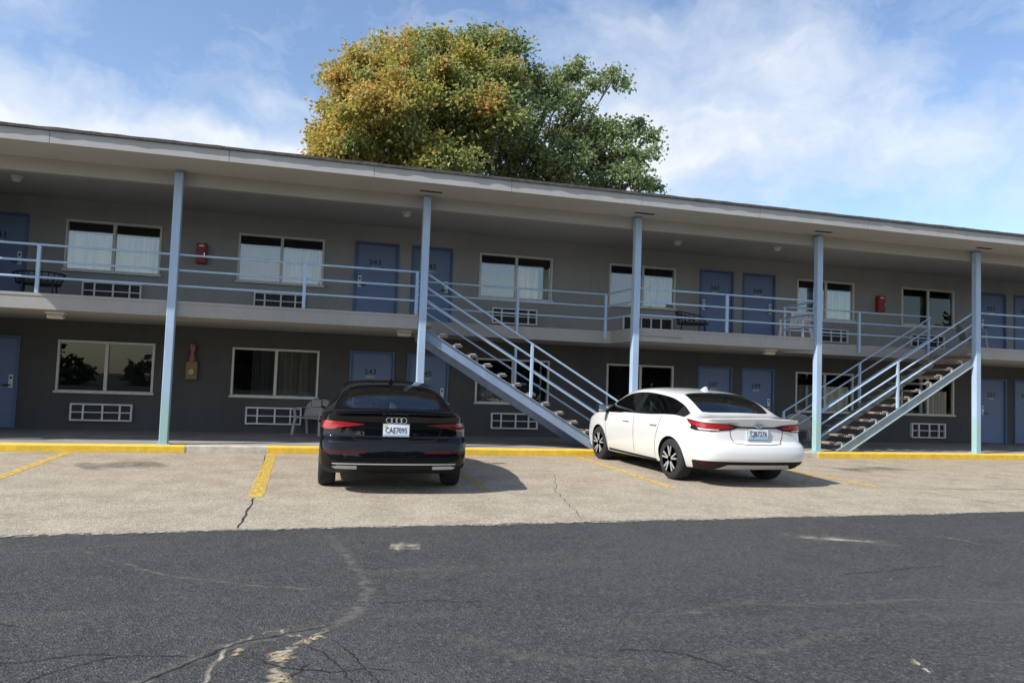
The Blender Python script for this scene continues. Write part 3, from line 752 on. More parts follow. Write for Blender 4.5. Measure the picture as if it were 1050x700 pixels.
def plastic_chair(label, loc, rz, mat, slats, rounded=False, sc=1.1):
    """one-piece resin armchair: back, seat, two arms, four flaring legs"""
    t = thing('plastic_chair', label, 'chair', loc, rz)
    w, d = .27*sc, .24*sc; tt = .022
    bm = BM(); box(bm, -w, w, -d, d, .40, .43, .01); mk('seat', bm, mat, t, world=False)
    # back panel, curved in plan, reclined
    bm = BM()
    def bp(u, v):
        hw = w*(1.02 if not rounded else 1.15*math.sqrt(max(.0, 1-max(0, (v-.35)/.68)**2.4)) + .02)
        return V((hw*u, d + .02 + .16*v - .07*u*u, .43 + .43*v))
    if slats:
        n = 6
        for i in range(n):
            a, b = -1 + 2*(i+.12)/n, -1 + 2*(i+.88)/n; prev = None
            for j in range(7):
                v = j/6; q = [bm.verts.new(bp(a, v)), bm.verts.new(bp(b, v)), bm.verts.new(bp(b, v)+V((0, tt, 0))), bm.verts.new(bp(a, v)+V((0, tt, 0)))]
                if prev:
                    for k in range(4): bm.faces.new((prev[k], prev[(k+1) % 4], q[(k+1) % 4], q[k]))
                else: bm.faces.new(q[::-1])
                prev = q
            bm.faces.new(prev)
        tube(bm, [bp(-1.0+2*i/14, 1.0+.05*(1-(-1+2*i/14)**2)) + V((0, .01, 0)) for i in range(15)], .028, 8)
        tube(bm, [bp(-1.0+2*i/14, .02) + V((0, .01, 0)) for i in range(15)], .02, 8)
    else:
        nu, nv = 14, 14; g = []
        for side in (0, 1): g.append([[bm.verts.new(bp(-1+2*i/nu, j/nv) + V((0, tt*side, 0))) for i in range(nu+1)] for j in range(nv+1)])
        for j in range(nv):
            for i in range(nu):
                bm.faces.new((g[0][j][i], g[0][j][i+1], g[0][j+1][i+1], g[0][j+1][i])); bm.faces.new((g[1][j][i], g[1][j+1][i], g[1][j+1][i+1], g[1][j][i+1]))
        for j in range(nv):
            for i in (0, nu): bm.faces.new((g[0][j][i], g[0][j+1][i], g[1][j+1][i], g[1][j][i]))
        for i in range(nu):
            for j in (0, nv): bm.faces.new((g[0][j][i], g[1][j][i], g[1][j][i+1], g[0][j][i+1]))
    mk('backrest', bm, mat, t, world=False, smooth=not slats)
    for s in (-1, 1):
        bm = BM(); pts = [V((s*w*1.02, d+.05, .62)), V((s*w*1.10, d*.5, .655)), V((s*w*1.14, -d*.5, .65)), V((s*w*1.12, -d*1.0, .63)), V((s*w*1.10, -d*1.05, .58))]
        for p, q in zip(pts, pts[1:]): bar(bm, p, q, .055, .022)
        mk('armrest', bm, mat, t, world=False)
        bm = BM(); bar(bm, (s*w*1.12, -d*1.02, .64), (s*w*1.02, -d*.95, .41), .05, .035); bar(bm, (s*w*1.02, -d*.95, .42), (s*w*1.14, -d*1.18, 0), .055, .045); mk('leg', bm, mat, t, world=False)
        bm = BM(); bar(bm, (s*w*.98, d*.95, .42), (s*w*1.10, d*1.45, 0), .055, .045); mk('leg', bm, mat, t, world=False)
    return t
plastic_chair('white slatted plastic armchair on upper walkway beside the fourth post', (13.0, 17.75, ZS), math.radians(-60), 'plastic_white', True)
plastic_chair('grey plastic armchair on the walkway against the dark wall, left of black car', (.17, 18.65, ZK), math.radians(-28), 'plastic_grey', False, True, 1.15)
plastic_chair('grey round-backed plastic armchair on the lower walkway, behind the white car', (13.05, 17.75, ZK), math.radians(150), 'plastic_grey', False, True, 1.15)
plastic_chair('pale grey plastic armchair on upper walkway at the top of the right staircase', (19.3, 17.9, ZS), math.radians(60), 'plastic_grey', False, True, 1.1)

# ------------------------------------------------------------------ trees
def build_leaves(clumps, n_per, size, colour, seed, spread=1.0):
    rnd = random.Random(seed); verts = []; faces = []; cols = []
    for cx, cy, cz, r in clumps:
        n = int(n_per*r*r)
        # each clump is a handful of drooping sprays
        sprays = max(5, int(15*r))
        sp = []
        for _ in range(sprays):
            d = V((rnd.gauss(0, 1), rnd.gauss(0, 1), rnd.gauss(0, 1))).normalized()
            sp.append((V((cx, cy, cz)) + d*r*spread*rnd.uniform(.55, 1.08), rnd.uniform(.20, .36)*(.6+r*.5), d))
        for i in range(n):
            c, sr, d = sp[rnd.randrange(sprays)]
            p = c + V((rnd.gauss(0, sr), rnd.gauss(0, sr), rnd.gauss(0, sr*.62)))
            L = size*rnd.uniform(.6, 1.35); W = L*rnd.uniform(.28, .42)
            ax = (d*.6 + V((rnd.gauss(0, .7), rnd.gauss(0, .7), rnd.gauss(-.35, .5)))).normalized()
            sd = ax.cross(V((rnd.gauss(0, 1), rnd.gauss(0, 1), rnd.gauss(0, 1)))).normalized(); up = sd.cross(ax)
            b = len(verts)
            verts += [p, p+ax*L*.5+sd*W+up*W*.3, p+ax*L-up*L*.15, p+ax*L*.5-sd*W+up*W*.3]
            faces += [(b, b+1, b+2), (b, b+2, b+3)]
            col = colour(p, d, rnd); cols += [col]*4
    me = bpy.data.meshes.new('foliage'); me.from_pydata(verts, [], faces)
    a = me.color_attributes.new('tint', 'FLOAT_COLOR', 'POINT')
    a.data.foreach_set('color', [c for q in cols for c in (*q, 1.)]); return me
CLUMPS = [(0.30, 28.94, 10.71, 0.66), (0.75, 28.41, 9.85, 0.90), (0.85, 29.58, 12.35, 0.80), (0.35, 28.62, 13.17, 0.34), (0.77, 28.27, 12.65, 0.74), (1.56, 27.91, 13.0, 0.92), (2.38, 31.67, 15.61, 0.58), (3.07, 30.3, 14.18, 1.11), (3.94, 31.06, 15.46, 0.82), (4.43, 28.89, 14.81, 0.65), (5.47, 30.15, 15.1, 0.99), (5.97, 29.11, 15.72, 0.54), (6.59, 28.69, 15.06, 0.6), (7.35, 28.42, 14.66, 0.71), (8.12, 28.86, 14.13, 0.57), (9.18, 31.71, 14.51, 0.46), (6.84, 30.47, 14.37, 1.12), (5.57, 30.34, 13.51, 1.28), (4.33, 30.3, 13.32, 1.27), (2.58, 26.66, 11.38, 1.19), (1.61, 27.36, 10.95, 1.15), (1.26, 30.51, 10.95, 1.12), (2.77, 29.89, 10.94, 1.26), (4.44, 30.63, 11.78, 1.29), (6.14, 30.78, 12.04, 1.29), (6.44, 26.02, 11.3, 0.96), (8.3, 30.42, 12.19, 0.96), (6.96, 29.53, 10.72, 1.16), (8.7, 30.02, 11.05, 0.87), (4.62, 26.57, 9.43, 1.05), (3.41, 28.34, 9.59, 1.04), (9.2, 28.36, 13.4, 0.48), (10.6, 31.74, 15.67, 0.38), (11.25, 31.46, 15.89, 0.45), (11.73, 30.19, 15.09, 0.36), (12.23, 29.2, 14.99, 0.31), (13.67, 31.64, 15.56, 0.21), (10.56, 30.29, 13.87, 0.56), (10.47, 31.53, 13.26, 0.75), (11.59, 31.39, 13.58, 0.66), (11.88, 30.03, 12.51, 0.67), (12.63, 29.66, 12.79, 0.51), (13.89, 30.4, 13.37, 0.36), (14.16, 29.72, 12.69, 0.31), (13.81, 28.65, 11.54, 0.26), (12.71, 29.22, 11.5, 0.61), (12.16, 31.25, 11.8, 0.82), (9.69, 28.17, 10.64, 0.81), (12.94, 28.19, 10.4, 0.48), (14.6, 30.51, 10.74, 0.32), (12.25, 29.12, 10.36, 0.61), (0.64, 30.14, 11.36, 0.79), (0.05, 29.88, 10.65, 0.36), (9.7, 29.37, 9.94, 0.85), (12.0, 31.99, 10.74, 0.84),
          (5.2, 28.0, 13.4, 1.1), (6.6, 27.6, 13.0, 1.1), (3.9, 27.4, 12.5, 1.15), (7.6, 28.2, 12.4, 1.0), (5.6, 27.0, 11.6, 1.1),
          (5.4, 32.5, 9.2, 1.3), (2.0, 31.5, 9.0, 1.2), (8.2, 31.5, 9.0, 1.2), (4.0, 32.8, 12.2, 1.2), (6.6, 33.0, 12.6, 1.2), (11.2, 30.0, 8.6, 1.0)]
def autumn(p, d, rnd):
    """leaf colour turns from green (right) through olive to yellow and rust (upper left)"""
    t = .20 + (7.0 - p.x)/7.2 + .75*noise.noise(p*.75) + rnd.gauss(0, .22) + .35*d.z
    g = (.24, .30, .12); o = (.36, .36, .10); y = (.55, .47, .10); r = (.56, .33, .11)
    if t < .1: c = V(g).lerp(V((.24, .31, .14)), min(1, .1-t))
    elif t < .7: c = V(g).lerp(V(o), (t-.1)/.6)
    elif t < 1.25: c = V(o).lerp(V(y if noise.noise(p*.8+V((9, 0, 0))) < .12 else r), (t-.7)/.55)
    else: c = V(y).lerp(V(r), .5+.5*noise.noise(p*1.3))
    k = rnd.uniform(.80, 1.18); return (c.x*k, c.y*k, c.z*k)
tree = thing('tree', 'large broad tree turning from green to orange, rising behind the motel roof', 'tree', (6.2, 30, 0))
bm = BM(); tr = random.Random(3)
tube(bm, [(6.2, 30, -.1), (6.15, 30, 1.2), (6.3, 30.05, 3.2), (6.4, 30.1, 5.2)], [.62, .48, .42, .38], 12)
for cx, cy, cz, r in CLUMPS:
    if r < .30: continue
    b = V((6.35, 30.08, tr.uniform(3.6, 5.2))); e = V((cx, cy, cz)); m1 = b.lerp(e, .45) + V((tr.uniform(-.5, .5), tr.uniform(-.5, .5), tr.uniform(.2, .9)))
    m2 = b.lerp(e, .78) + V((tr.uniform(-.3, .3), tr.uniform(-.3, .3), tr.uniform(0, .4)))
    tube(bm, [b, m1, m2, e], [.13*(.6+r*.5), .08*(.6+r*.5), .045, .015], 6)
    for _ in range(4):
        dd = V((tr.gauss(0, 1), tr.gauss(0, 1), tr.gauss(.2, 1))).normalized()*r*.95
        tube(bm, [m2.lerp(e, .5), e + dd*.5 + V((0, 0, .05)), e + dd], [.03, .018, .006], 5)
mk('trunk', bm, 'bark', tree, smooth=True)
mk('crown', build_leaves([(a, b, c, r*(1.04 if a > 9 else .97)) for a, b, c, r in CLUMPS], 2500, .17, autumn, 7, .96), 'leaf', tree)
# the wooded edge of the road behind the viewer (seen mirrored in the windows and car paint)
def greens(p, d, rnd):
    k = rnd.uniform(.6, 1.2); return (.055*k, .085*k, .026*k)
rr = random.Random(21)
cl = [(x + rr.uniform(-2, 2), -42 + rr.uniform(-4, 4), z*(1+.28*math.sin(x*.17)) + rr.uniform(-1, 1) - (.6 if x <= -8 else 0), rr.uniform(2.2, 3.4) if x > -8 else 1.5) for x in range(-60, 101, 4) for z in (1.5, 4.2, 6.6) if x > -10 or z < 2]
o = mk('far_wood', build_leaves(cl, 85, .8, greens, 9), 'leaf'); tag(o, 'dark green row of trees across the road, far in front of the motel', 'trees', kind='stuff')

# ------------------------------------------------------------------ cars
CS = V((1.19, 1.25, 1.05))
K = 4
def car(name, label, loc, P, paint, dirx=0.):
    root = thing(name, label, 'car', loc)
    st = P['st']; Ms = len(st)
    zr, yr, wr = P['rz'], P['ry'], P['rw']; zf, yf_, wf_ = P['fz'], P['fy'], P['fw']; R = len(zr)
    CS.x = P.get('sx', 1.19); CS.z = P.get('sz', 1.1); CS.y = P.get('sy', 1.25); cs = (.26, .10, .04, .012, 0.); xf = (1., .90, .69, .36, 0.)          # k = 0 corner .. 4 centre
    ymin, ymax = yr[0], yf_[0]
    half = BM()
    ring = []                                       # [row][i]
    for r in range(R):
        row = []
        for k in range(K, -1, -1): row.append(half.verts.new((wr[r]*xf[k], yr[r] + cs[k]*P.get('rc', 1.), zr[r] - (.035 if r == 0 else .0)*(1 - k/4))))
        for s in st:
            t = (s['y']-ymin)/(ymax-ymin)
            z = s['b'] if r == 0 else (zr[r]*(1-t) + zf[r]*t)
            if r == 1: z = s['b'] - .085
            if r == 2: z = s['b'] - .20 + (-.02 if .2 < t < .8 else 0)
            row.append(half.verts.new((s['w'] + P['side'][r], s['y'], z)))
        for k in range(0, K+1): row.append(half.verts.new((wf_[r]*xf[k], yf_[r] - cs[k]*1.35, zf[r] - (.02 if r == 0 else 0)*(1-k/4))))
        ring.append(row)
    n = len(ring[0])
    def face(vs, mi):
        try: f = half.faces.new(vs); f.material_index = mi
        except ValueError: pass
    for r in range(R-1):
        for i in range(n-1):
            face((ring[r][i], ring[r][i+1], ring[r+1][i+1], ring[r+1][i]), 4 if r >= P['blackrow'] and i < K+1 else 0)
    T = [[ring[0][K-k] for k in range(K+1)]]
    for j, s in enumerate(st):
        row = [ring[0][K+1+j]]
        for k, (x, z) in enumerate(s['t'] + [(0, s['c'])]):
            row.append(half.verts.new((x, s['y'] + s.get('bow', 0)*(1-(x/.62)**2), z)))
        T.append(row)
    T.append([ring[0][n-1-K+k] for k in range(K+1)])
    for j in range(Ms+1):
        for k in range(K):
            mi = 0
            if k == 0: mi = P['side_mat'].get(j, 0)
            elif k >= 2 and j in P['rear_glass']: mi = 2
            elif k >= 2 and j in P['front_glass']: mi = 3
            face((T[j][k], T[j+1][k], T[j+1][k+1], T[j][k+1]), mi)
    # floor pan
    Bt = [[ring[R-1][K-k] for k in range(K+1)]]
    for j in range(Ms):
        e = ring[R-1][K+1+j]; Bt.append([e] + [half.verts.new((e.co.x*xf[k], e.co.y, e.co.z)) for k in range(1, K+1)])
    Bt.append([ring[R-1][n-1-K+k] for k in range(K+1)])
    for j in range(Ms+1):
        for k in range(K): face((Bt[j][k], Bt[j][k+1], Bt[j+1][k+1], Bt[j+1][k]), 4)
    # mirror and weld
    g = bmesh.ops.duplicate(half, geom=half.verts[:] + half.edges[:] + half.faces[:])
    for v in [x for x in g['geom'] if isinstance(x, bmesh.types.BMVert)]: v.co.x *= -1
    bmesh.ops.reverse_faces(half, faces=[x for x in g['geom'] if isinstance(x, bmesh.types.BMFace)])
    bmesh.ops.remove_doubles(half, verts=half.verts[:], dist=.0005)
    bmesh.ops.recalc_face_normals(half, faces=half.faces[:])
    cl = half.edges.layers.float.new('crease_edge')
    for e in half.edges:
        ms = {f.material_index for f in e.link_faces}
        if len(ms) > 1: e[cl] = .35
    for v in half.verts: pass
    for e in half.edges:
        a_, b_ = e.verts
        if min(abs(a_.co.x), abs(b_.co.x)) > .79 and .84 < min(a_.co.z, b_.co.z) and max(a_.co.z, b_.co.z) < .965 and abs(a_.co.y-b_.co.y) > .05 and a_.co.x*b_.co.x > 0: e[cl] = max(e[cl], .5)
        for (yy, zz, val) in P['crease']:
            if a_.co.y < yy and b_.co.y < yy and abs(a_.co.z-zz) < .045 and abs(b_.co.z-zz) < .045: e[cl] = max(e[cl], val)
    me = bpy.data.meshes.new('tmp'); half.to_mesh(me); half.free()
    for i in range(12): me.materials.append(None)
    tmp = bpy.data.objects.new('tmp', me); C.objects.link(tmp)
    sub = tmp.modifiers.new('s', 'SUBSURF'); sub.levels = sub.render_levels = 3
    # wheel arches
    cb = BM()
    for s in (-1, 1):
        for y in P['axles']:
            m = [v for v in lathe(cb, [(P['arch'], .52*s), (P['arch'], 1.3*s)], 40, 'x', (0, y, P['tr'])).verts]
    for f in cb.faces: f.material_index = 5
    bmesh.ops.recalc_face_normals(cb, faces=cb.faces[:])
    cm = bpy.data.meshes.new('cut'); cb.to_mesh(cm); cb.free()
    for i in range(12): cm.materials.append(None)
    cut = bpy.data.objects.new('cut', cm); C.objects.link(cut)
    bo = tmp.modifiers.new('b', 'BOOLEAN'); bo.object = cut; bo.operation = 'DIFFERENCE'; bo.solver = 'EXACT'
    ev = bpy.data.meshes.new_from_object(tmp.evaluated_get(bpy.context.evaluated_depsgraph_get()))
    bpy.data.objects.remove(tmp); bpy.data.objects.remove(cut)
    fb = BM(); fb.from_mesh(ev); bpy.data.meshes.remove(ev)
    bmesh.ops.recalc_face_normals(fb, faces=fb.faces[:])
    bvh = BVHTree.FromBMesh(fb)
    def mkc(pname, bm, mat, parent=None, smooth=False, off=(0, 0, 0)):
        for v in bm.verts: v.co = V((v.co.x*CS.x, v.co.y*CS.y, v.co.z*CS.z))
        o = mk(pname, bm, mat, parent or root, (0, 0, 0) if off == (0, 0, 0) else off, world=False, smooth=smooth); return o
    def grab(pred):
        sub = fb.copy(); dl = [f for f in sub.faces if not pred(f)]
        bmesh.ops.delete(sub, geom=dl, context='FACES'); return sub
    body = mkc('body', grab(lambda f: f.material_index == 0), paint, smooth=True)
    mkc('bumper', grab(lambda f: f.material_index == 4), 'trim', smooth=True)
    mkc('wheel_well', grab(lambda f: f.material_index == 5), 'trim')
    mkc('rear_window', grab(lambda f: f.material_index == 2), 'car_glass', smooth=True)
    mkc('windscreen', grab(lambda f: f.material_index == 3), 'car_glass', smooth=True)
    for sx in (-1, 1):
        for mi, nm in ((6, 'side_window'), (7, 'side_window'), (8, 'quarter_window')):
            mkc(nm, grab(lambda f: f.material_index == mi and f.calc_center_median().x*sx > 0), 'car_glass', smooth=True)
        mkc('pillar_trim', grab(lambda f: f.material_index == 9 and f.calc_center_median().x*sx > 0), 'trim', smooth=True)
    # --- pieces laid on the skin
    def patch(outline, origin, au, av, dr, off=.006, rim=.03, grid=.04):
        """a moulded piece following the body: outline in (u,v), projected along dr, standing off the skin"""
        origin, au, av, dr = V(origin), V(au), V(av), V(dr).normalized()
        pts = [];
        for (a, b), (c, d) in zip(outline, outline[1:]+outline[:1]):
            m = max(1, int(math.hypot(c-a, d-b)/grid))
            pts += [V((a+(c-a)*i/m, b+(d-b)*i/m)) for i in range(m)]
        nb = len(pts); edges = [(i, (i+1) % nb) for i in range(nb)]
        us = [p.x for p in pts]; vs = [p.y for p in pts]; inn = []
        u = min(us)+grid*.5
        while u < max(us):
            v = min(vs)+grid*.5
            while v < max(vs):
                # keep interior points away from the outline
                if min((p-V((u, v))).length for p in pts) > grid*.35: inn.append(V((u, v)))
                v += grid
            u += grid
        res = delaunay_2d_cdt(pts + inn, edges, [list(range(nb))], 1, 1e-5)
        bm = BM(); tv = []; bv = []
        for p in res[0]:
            o = origin + au*p.x + av*p.y; h = bvh.ray_cast(o, dr)
            q = h[0] if h[0] is not None else None
            tv.append(q)
        # points that miss take the depth of the nearest hit
        hits = [(i, q) for i, q in enumerate(tv) if q is not None]
        if not hits: return bm
        for i, q in enumerate(tv):
            if q is None:
                p = res[0][i]; j, qq = min(hits, key=lambda t: (res[0][t[0]]-p).length)
                dep = (qq - origin).dot(dr); tv[i] = origin + au*p.x + av*p.y + dr*dep
        T_ = [bm.verts.new(q - dr*off) for q in tv]; B_ = [bm.verts.new(q + dr*rim) for q in tv]
        ec = {}
        for f in res[2]:
            try: bm.faces.new([T_[i] for i in f])
            except ValueError: continue
            for a, b in zip(f, f[1:]+f[:1]): ec[frozenset((a, b))] = ec.get(frozenset((a, b)), 0)+1
        for e, c in ec.items():
            if c == 1:
                a, b = tuple(e)
                try: bm.faces.new((T_[a], T_[b], B_[b], B_[a]))
                except ValueError: pass
        bmesh.ops.delete(bm, geom=[v for v in bm.verts if not v.link_faces], context='VERTS')
        return bm
    X, Y, Z = V((1, 0, 0)), V((0, 1, 0)), V((0, 0, 1))
    def rear(outline, **k): return patch(outline, (0, -5, 0), X, Z, Y, **k)
    def corner(s, outline, ang=40, **k):
        a = math.radians(ang); d = V((-s*math.sin(a), math.cos(a), 0)); u = V((s*math.cos(a), math.sin(a), 0))
        return patch(outline, V((0, -2.12, 0)) - d*5, u, Z, d, **k)
    def side(s, outline, **k): return patch(outline, (s*4, 0, 0), Y, Z, V((-s, 0, 0)), **k)
    def seam(pts, w=.010):
        o = []; 
        L = []; Rr_ = []
        n_ = len(pts)
        for i, p in enumerate(pts):
            a = V(pts[max(0, i-1)]); b = V(pts[min(n_-1, i+1)]); d = (b-a).normalized(); nn = V((-d.y, d.x))*w/2
            L.append(tuple(V(p)+nn)); Rr_.append(tuple(V(p)-nn))
        return L + Rr_[::-1]
    H = dict(root=root, body=body, mkc=mkc, rear=rear, corner=corner, side=side, seam=seam, bvh=bvh, patch=patch)
    # --- wheels
    tr_ = P['tr']
    def wheel_pair():
        for s in (-1, 1):
            for y in P['axles']:
                bm = BM(); x = P['track']*s; wv = .105
                prof = [(tr_*.66, -wv), (tr_*.80, -wv*1.04), (tr_*.93, -wv*.98), (tr_*.985, -wv*.8), (tr_, -wv*.4), (tr_, wv*.4), (tr_*.985, wv*.8), (tr_*.93, wv*.98), (tr_*.80, wv*1.04), (tr_*.66, wv), (tr_*.64, 0)]
                lathe(bm, prof + [prof[0]], 40, 'x', (x, y, tr_))
                w = mkc('wheel', bm, 'rubber', smooth=True); w['label'] = None if False else ''
                del w['label']
                bm = BM(); lathe(bm, [(tr_*.66, wv*.95*s), (tr_*.69, wv*1.0*s), (tr_*.66, wv*.98*s), (tr_*.60, wv*.70*s), (tr_*.60, -.05*s)], 40, 'x', (x, y, tr_))
                lathe(bm, [(.075, wv*.72*s), (.07, wv*.9*s), (.04, wv*.93*s)], 16, 'x', (x, y, tr_))
                for q in range(5):
                    for da in (-.20, .20):
                        a0 = 2*PI*q/5 + PI/2; a1 = a0 + da
                        c0 = V((x+s*wv*.82, y+.05*math.cos(a0+da*.5), tr_+.05*math.sin(a0+da*.5))); c1 = V((x+s*wv*.88, y+tr_*.63*math.cos(a1), tr_+tr_*.63*math.sin(a1)))
                        bar(bm, c0, c1, .046, .028)
                mkc('rim', bm, P['rim'], w)
                bm = BM(); lathe(bm, [(tr_*.60, wv*.45*s), (tr_*.5, wv*.42*s), (.02, wv*.42*s)], 32, 'x', (x, y, tr_)); mkc('brake_disc', bm, 'rim_dark', w)
    wheel_pair()
    # --- inside: seats and headrests, dash
    def seats():
        for sx in (-.36, .36):
            bm = BM(); box(bm, sx-.24, sx+.24, .05, .20, .35, .98, .05); box(bm, sx-.13, sx+.13, .06, .15, 1.0, 1.20, .04); box(bm, sx-.25, sx+.25, .10, .60, .35, .52, .04)
            mkc('front_seat', bm, 'seat')
        bm = BM(); box(bm, -.62, .62, -.98, -.82, .40, .97, .05)
        for sx in (-.36, .36): box(bm, sx-.13, sx+.13, -.97, -.87, .97, 1.12, .04)
        mkc('rear_bench', bm, 'seat')
        bm = BM(); box(bm, -.66, .66, -1.62, -.98, .99, 1.02); mkc('parcel_shelf', bm, 'seat')
        bm = BM(); box(bm, -.70, .70, .86, 1.32, .60, .97, .05); mkc('dashboard', bm, 'seat')
        bm = BM(); box(bm, -.10, .10, .55, .57, 1.27, 1.32, .01); mkc('inside_mirror', bm, 'trim')
    seats()
    def fin(y):
        h = bvh.ray_cast(V((0, y, 3)), V((0, 0, -1)))[0]; bm = BM()
        a = [bm.verts.new(p) for p in ((-.035, y-.08, h.z-.01), (.035, y-.08, h.z-.01), (.02, y+.10, h.z-.01), (-.02, y+.10, h.z-.01))]
        b = [bm.verts.new(p) for p in ((-.010, y-.085, h.z+.06), (.010, y-.085, h.z+.06), (.006, y-.03, h.z+.055), (-.006, y-.03, h.z+.055))]
        bm.faces.new(b)
        for k in range(4): bm.faces.new((a[k], a[(k+1) % 4], b[(k+1) % 4], b[k]))
        mkc('antenna', bm, paint)
    fin(P['fin'])
    def mirror(s, mat):
        h = bvh.ray_cast(V((s*3, P['mir'], P['mirz'])), V((-s, 0, 0)))[0]
        bm = BM(); x0 = abs(h.x)
        box(bm, x0+.05, x0+.22, P['mir']-.05, P['mir']+.06, P['mirz']+.015, P['mirz']+.155, .028)
        bar(bm, (x0-.03, P['mir']+.02, P['mirz']-.01), (x0+.10, P['mir']+.01, P['mirz']+.05), .05, .04)
        for v in bm.verts: v.co.x *= s
        mm = mkc('side_mirror', bm, mat)
        bm = BM(); box(bm, x0+.065, x0+.205, P['mir']-.054, P['mir']-.049, P['mirz']+.03, P['mirz']+.14, .002)
        for v in bm.verts: v.co.x *= s
        mkc('mirror_glass', bm, 'chrome', mm)
    for s in (-1, 1): mirror(s, P['mirmat'])
    return H
def plate(H, z, txt, w=.31, h=.155, frame='chrome', blue=False, yoff=-.012):
    q = H['bvh'].ray_cast(V((0, -5, z)), V((0, 1, 0)))[0]; y = q.y + yoff
    bm = BM(); box(bm, -w/2-.008, w/2+.008, y-.010, y+.03, z-h/2-.008, z+h/2+.008, .004); p = H['mkc']('licence_plate', bm, frame)
    bm = BM(); box(bm, -w/2, w/2, y-.0135, y-.0105, z-h/2, z+h/2); H['mkc']('plate_face', bm, 'plate', p)
    bm = BM(); box(bm, -w/2+.002, w/2-.002, y-.0148, y-.0138, z-h/2+.002, z-h/2+h*(.36 if blue else .16)); H['mkc']('plate_band', bm, 'plate_blue', p)
    bm = text_bm(txt, .085, .001, w*.84)
    zs = [v.co.z for v in bm.verts]; zc = (max(zs)+min(zs))/2
    for v in bm.verts: v.co = V((v.co.x, v.co.y + y-.0165, (v.co.z-zc)*1.25 + z))
    H['mkc']('plate_number', bm, 'plate_ink', p)
    bm = BM(); box(bm, -w/2+.012, -w/2+.05, y-.0152, y-.0142, z+h/2-.045, z+h/2-.012); H['mkc']('plate_sticker', bm, 'plate_yellow', p)
    return p

def T3(a, b, c): return [a, b, c]
# ---- white saloon
PW = dict(sz=1.085,
    st=[dict(y=-1.79, w=.812, b=.985, t=T3((.68, 1.03), (.55, 1.05), (.28, 1.06)), c=1.065),
        dict(y=-1.60, w=.828, b=1.01, t=T3((.695, 1.065), (.575, 1.077), (.30, 1.087)), c=1.092, bow=-.10),
        dict(y=-1.36, w=.840, b=1.03, t=T3((.665, 1.20), (.555, 1.25), (.29, 1.276)), c=1.282, bow=-.07),
        dict(y=-.99, w=.848, b=1.01, t=T3((.635, 1.315), (.53, 1.375), (.28, 1.405)), c=1.412, bow=-.05),
        dict(y=-.55, w=.852, b=.975, t=T3((.62, 1.375), (.51, 1.43), (.27, 1.455)), c=1.462),
        dict(y=-.14, w=.855, b=.968, t=T3((.617, 1.40), (.51, 1.45), (.27, 1.47)), c=1.476),
        dict(y=-.03, w=.855, b=.966, t=T3((.616, 1.40), (.51, 1.45), (.27, 1.47)), c=1.476),
        dict(y=.38, w=.855, b=.960, t=T3((.612, 1.385), (.51, 1.44), (.27, 1.46)), c=1.466),
        dict(y=.72, w=.853, b=.955, t=T3((.62, 1.305), (.53, 1.37), (.28, 1.40)), c=1.41, bow=.05),
        dict(y=1.08, w=.848, b=.948, t=T3((.655, 1.14), (.575, 1.205), (.30, 1.24)), c=1.25, bow=.08),
        dict(y=1.42, w=.840, b=.930, t=T3((.72, .975), (.63, 1.03), (.33, 1.06)), c=1.07, bow=.10),
        dict(y=1.74, w=.820, b=.875, t=T3((.69, .935), (.57, .965), (.30, .985)), c=.99),
        dict(y=2.00, w=.775, b=.80, t=T3((.63, .865), (.52, .895), (.28, .915)), c=.92)],
    side=(0, .018, .030, .024, .022, .014, .0, -.05),
    rz=(1.048, .955, .815, .69, .63, .52, .40, .25), ry=(-2.185, -2.125, -2.125, -2.135, -2.215, -2.245, -2.225, -2.08), rw=(.775, .82, .835, .845, .852, .858, .848, .80), crease=((-1.7, 1.035, .9), (-1.7, .69, .5), (-1.7, .63, .45)),
    fz=(.80, .74, .68, .60, .52, .42, .30, .18), fy=(2.12, 2.18, 2.21, 2.23, 2.24, 2.24, 2.22, 2.08), fw=(.66, .72, .75, .78, .80, .82, .82, .76),
    blackrow=6, side_mat={2: 9, 3: 8, 4: 7, 5: 7, 6: 9, 7: 6, 8: 6, 9: 6, 10: 9}, rear_glass=(2, 3), front_glass=(9, 10),
    axles=(-1.25, 1.37), arch=.365, tr=.325, track=.745, rim='rim', fin=-.72, mir=.98, mirz=.945, mirmat='trim')
W = car('white_saloon_car', 'white four-door saloon parked nose-in to the kerb at the foot of the left staircase', (7.17, 11.84+1.25*1.25, 0), PW, 'paint_white')
def tail_lights(W, s):
    m, c = W['mkc'], W['corner']
    b = m('tail_light', c(s, [(.19, 0.910), (.30, 0.940), (.46, 0.955), (.64, 0.960), (.80, 0.980), (.93, 1.000), (.90, 0.955), (.84, 0.910), (.86, 0.860), (.78, 0.840), (.55, 0.833), (.32, 0.860)], off=.010, rim=.02), 'trim')
    m('lens', c(s, [(.27, 0.905), (.36, 0.933), (.50, 0.945), (.64, 0.949), (.80, 0.967), (.905, 0.987), (.87, 0.950), (.80, 0.905), (.66, 0.875), (.46, 0.867), (.34, 0.880)], off=.018, rim=.012), 'lens_red', b)
    m('clear_lens', c(s, [(.45, 0.863), (.62, 0.867), (.75, 0.880), (.72, 0.853), (.58, 0.847), (.47, 0.851)], off=.018, rim=.012), 'lens_clear', b)
for s in (-1, 1): tail_lights(W, s)
mkc, rear_, side_, seam_ = W['mkc'], W['rear'], W['side'], W['seam']
mkc('rear_garnish', rear_([(-.44, .912), (.44, .912), (.42, .892), (-.42, .892)], off=.010), 'trim')
d = mkc('diffuser', rear_([(-.58, .262), (-.47, .345), (.47, .345), (.58, .262)], off=.022), 'silver')
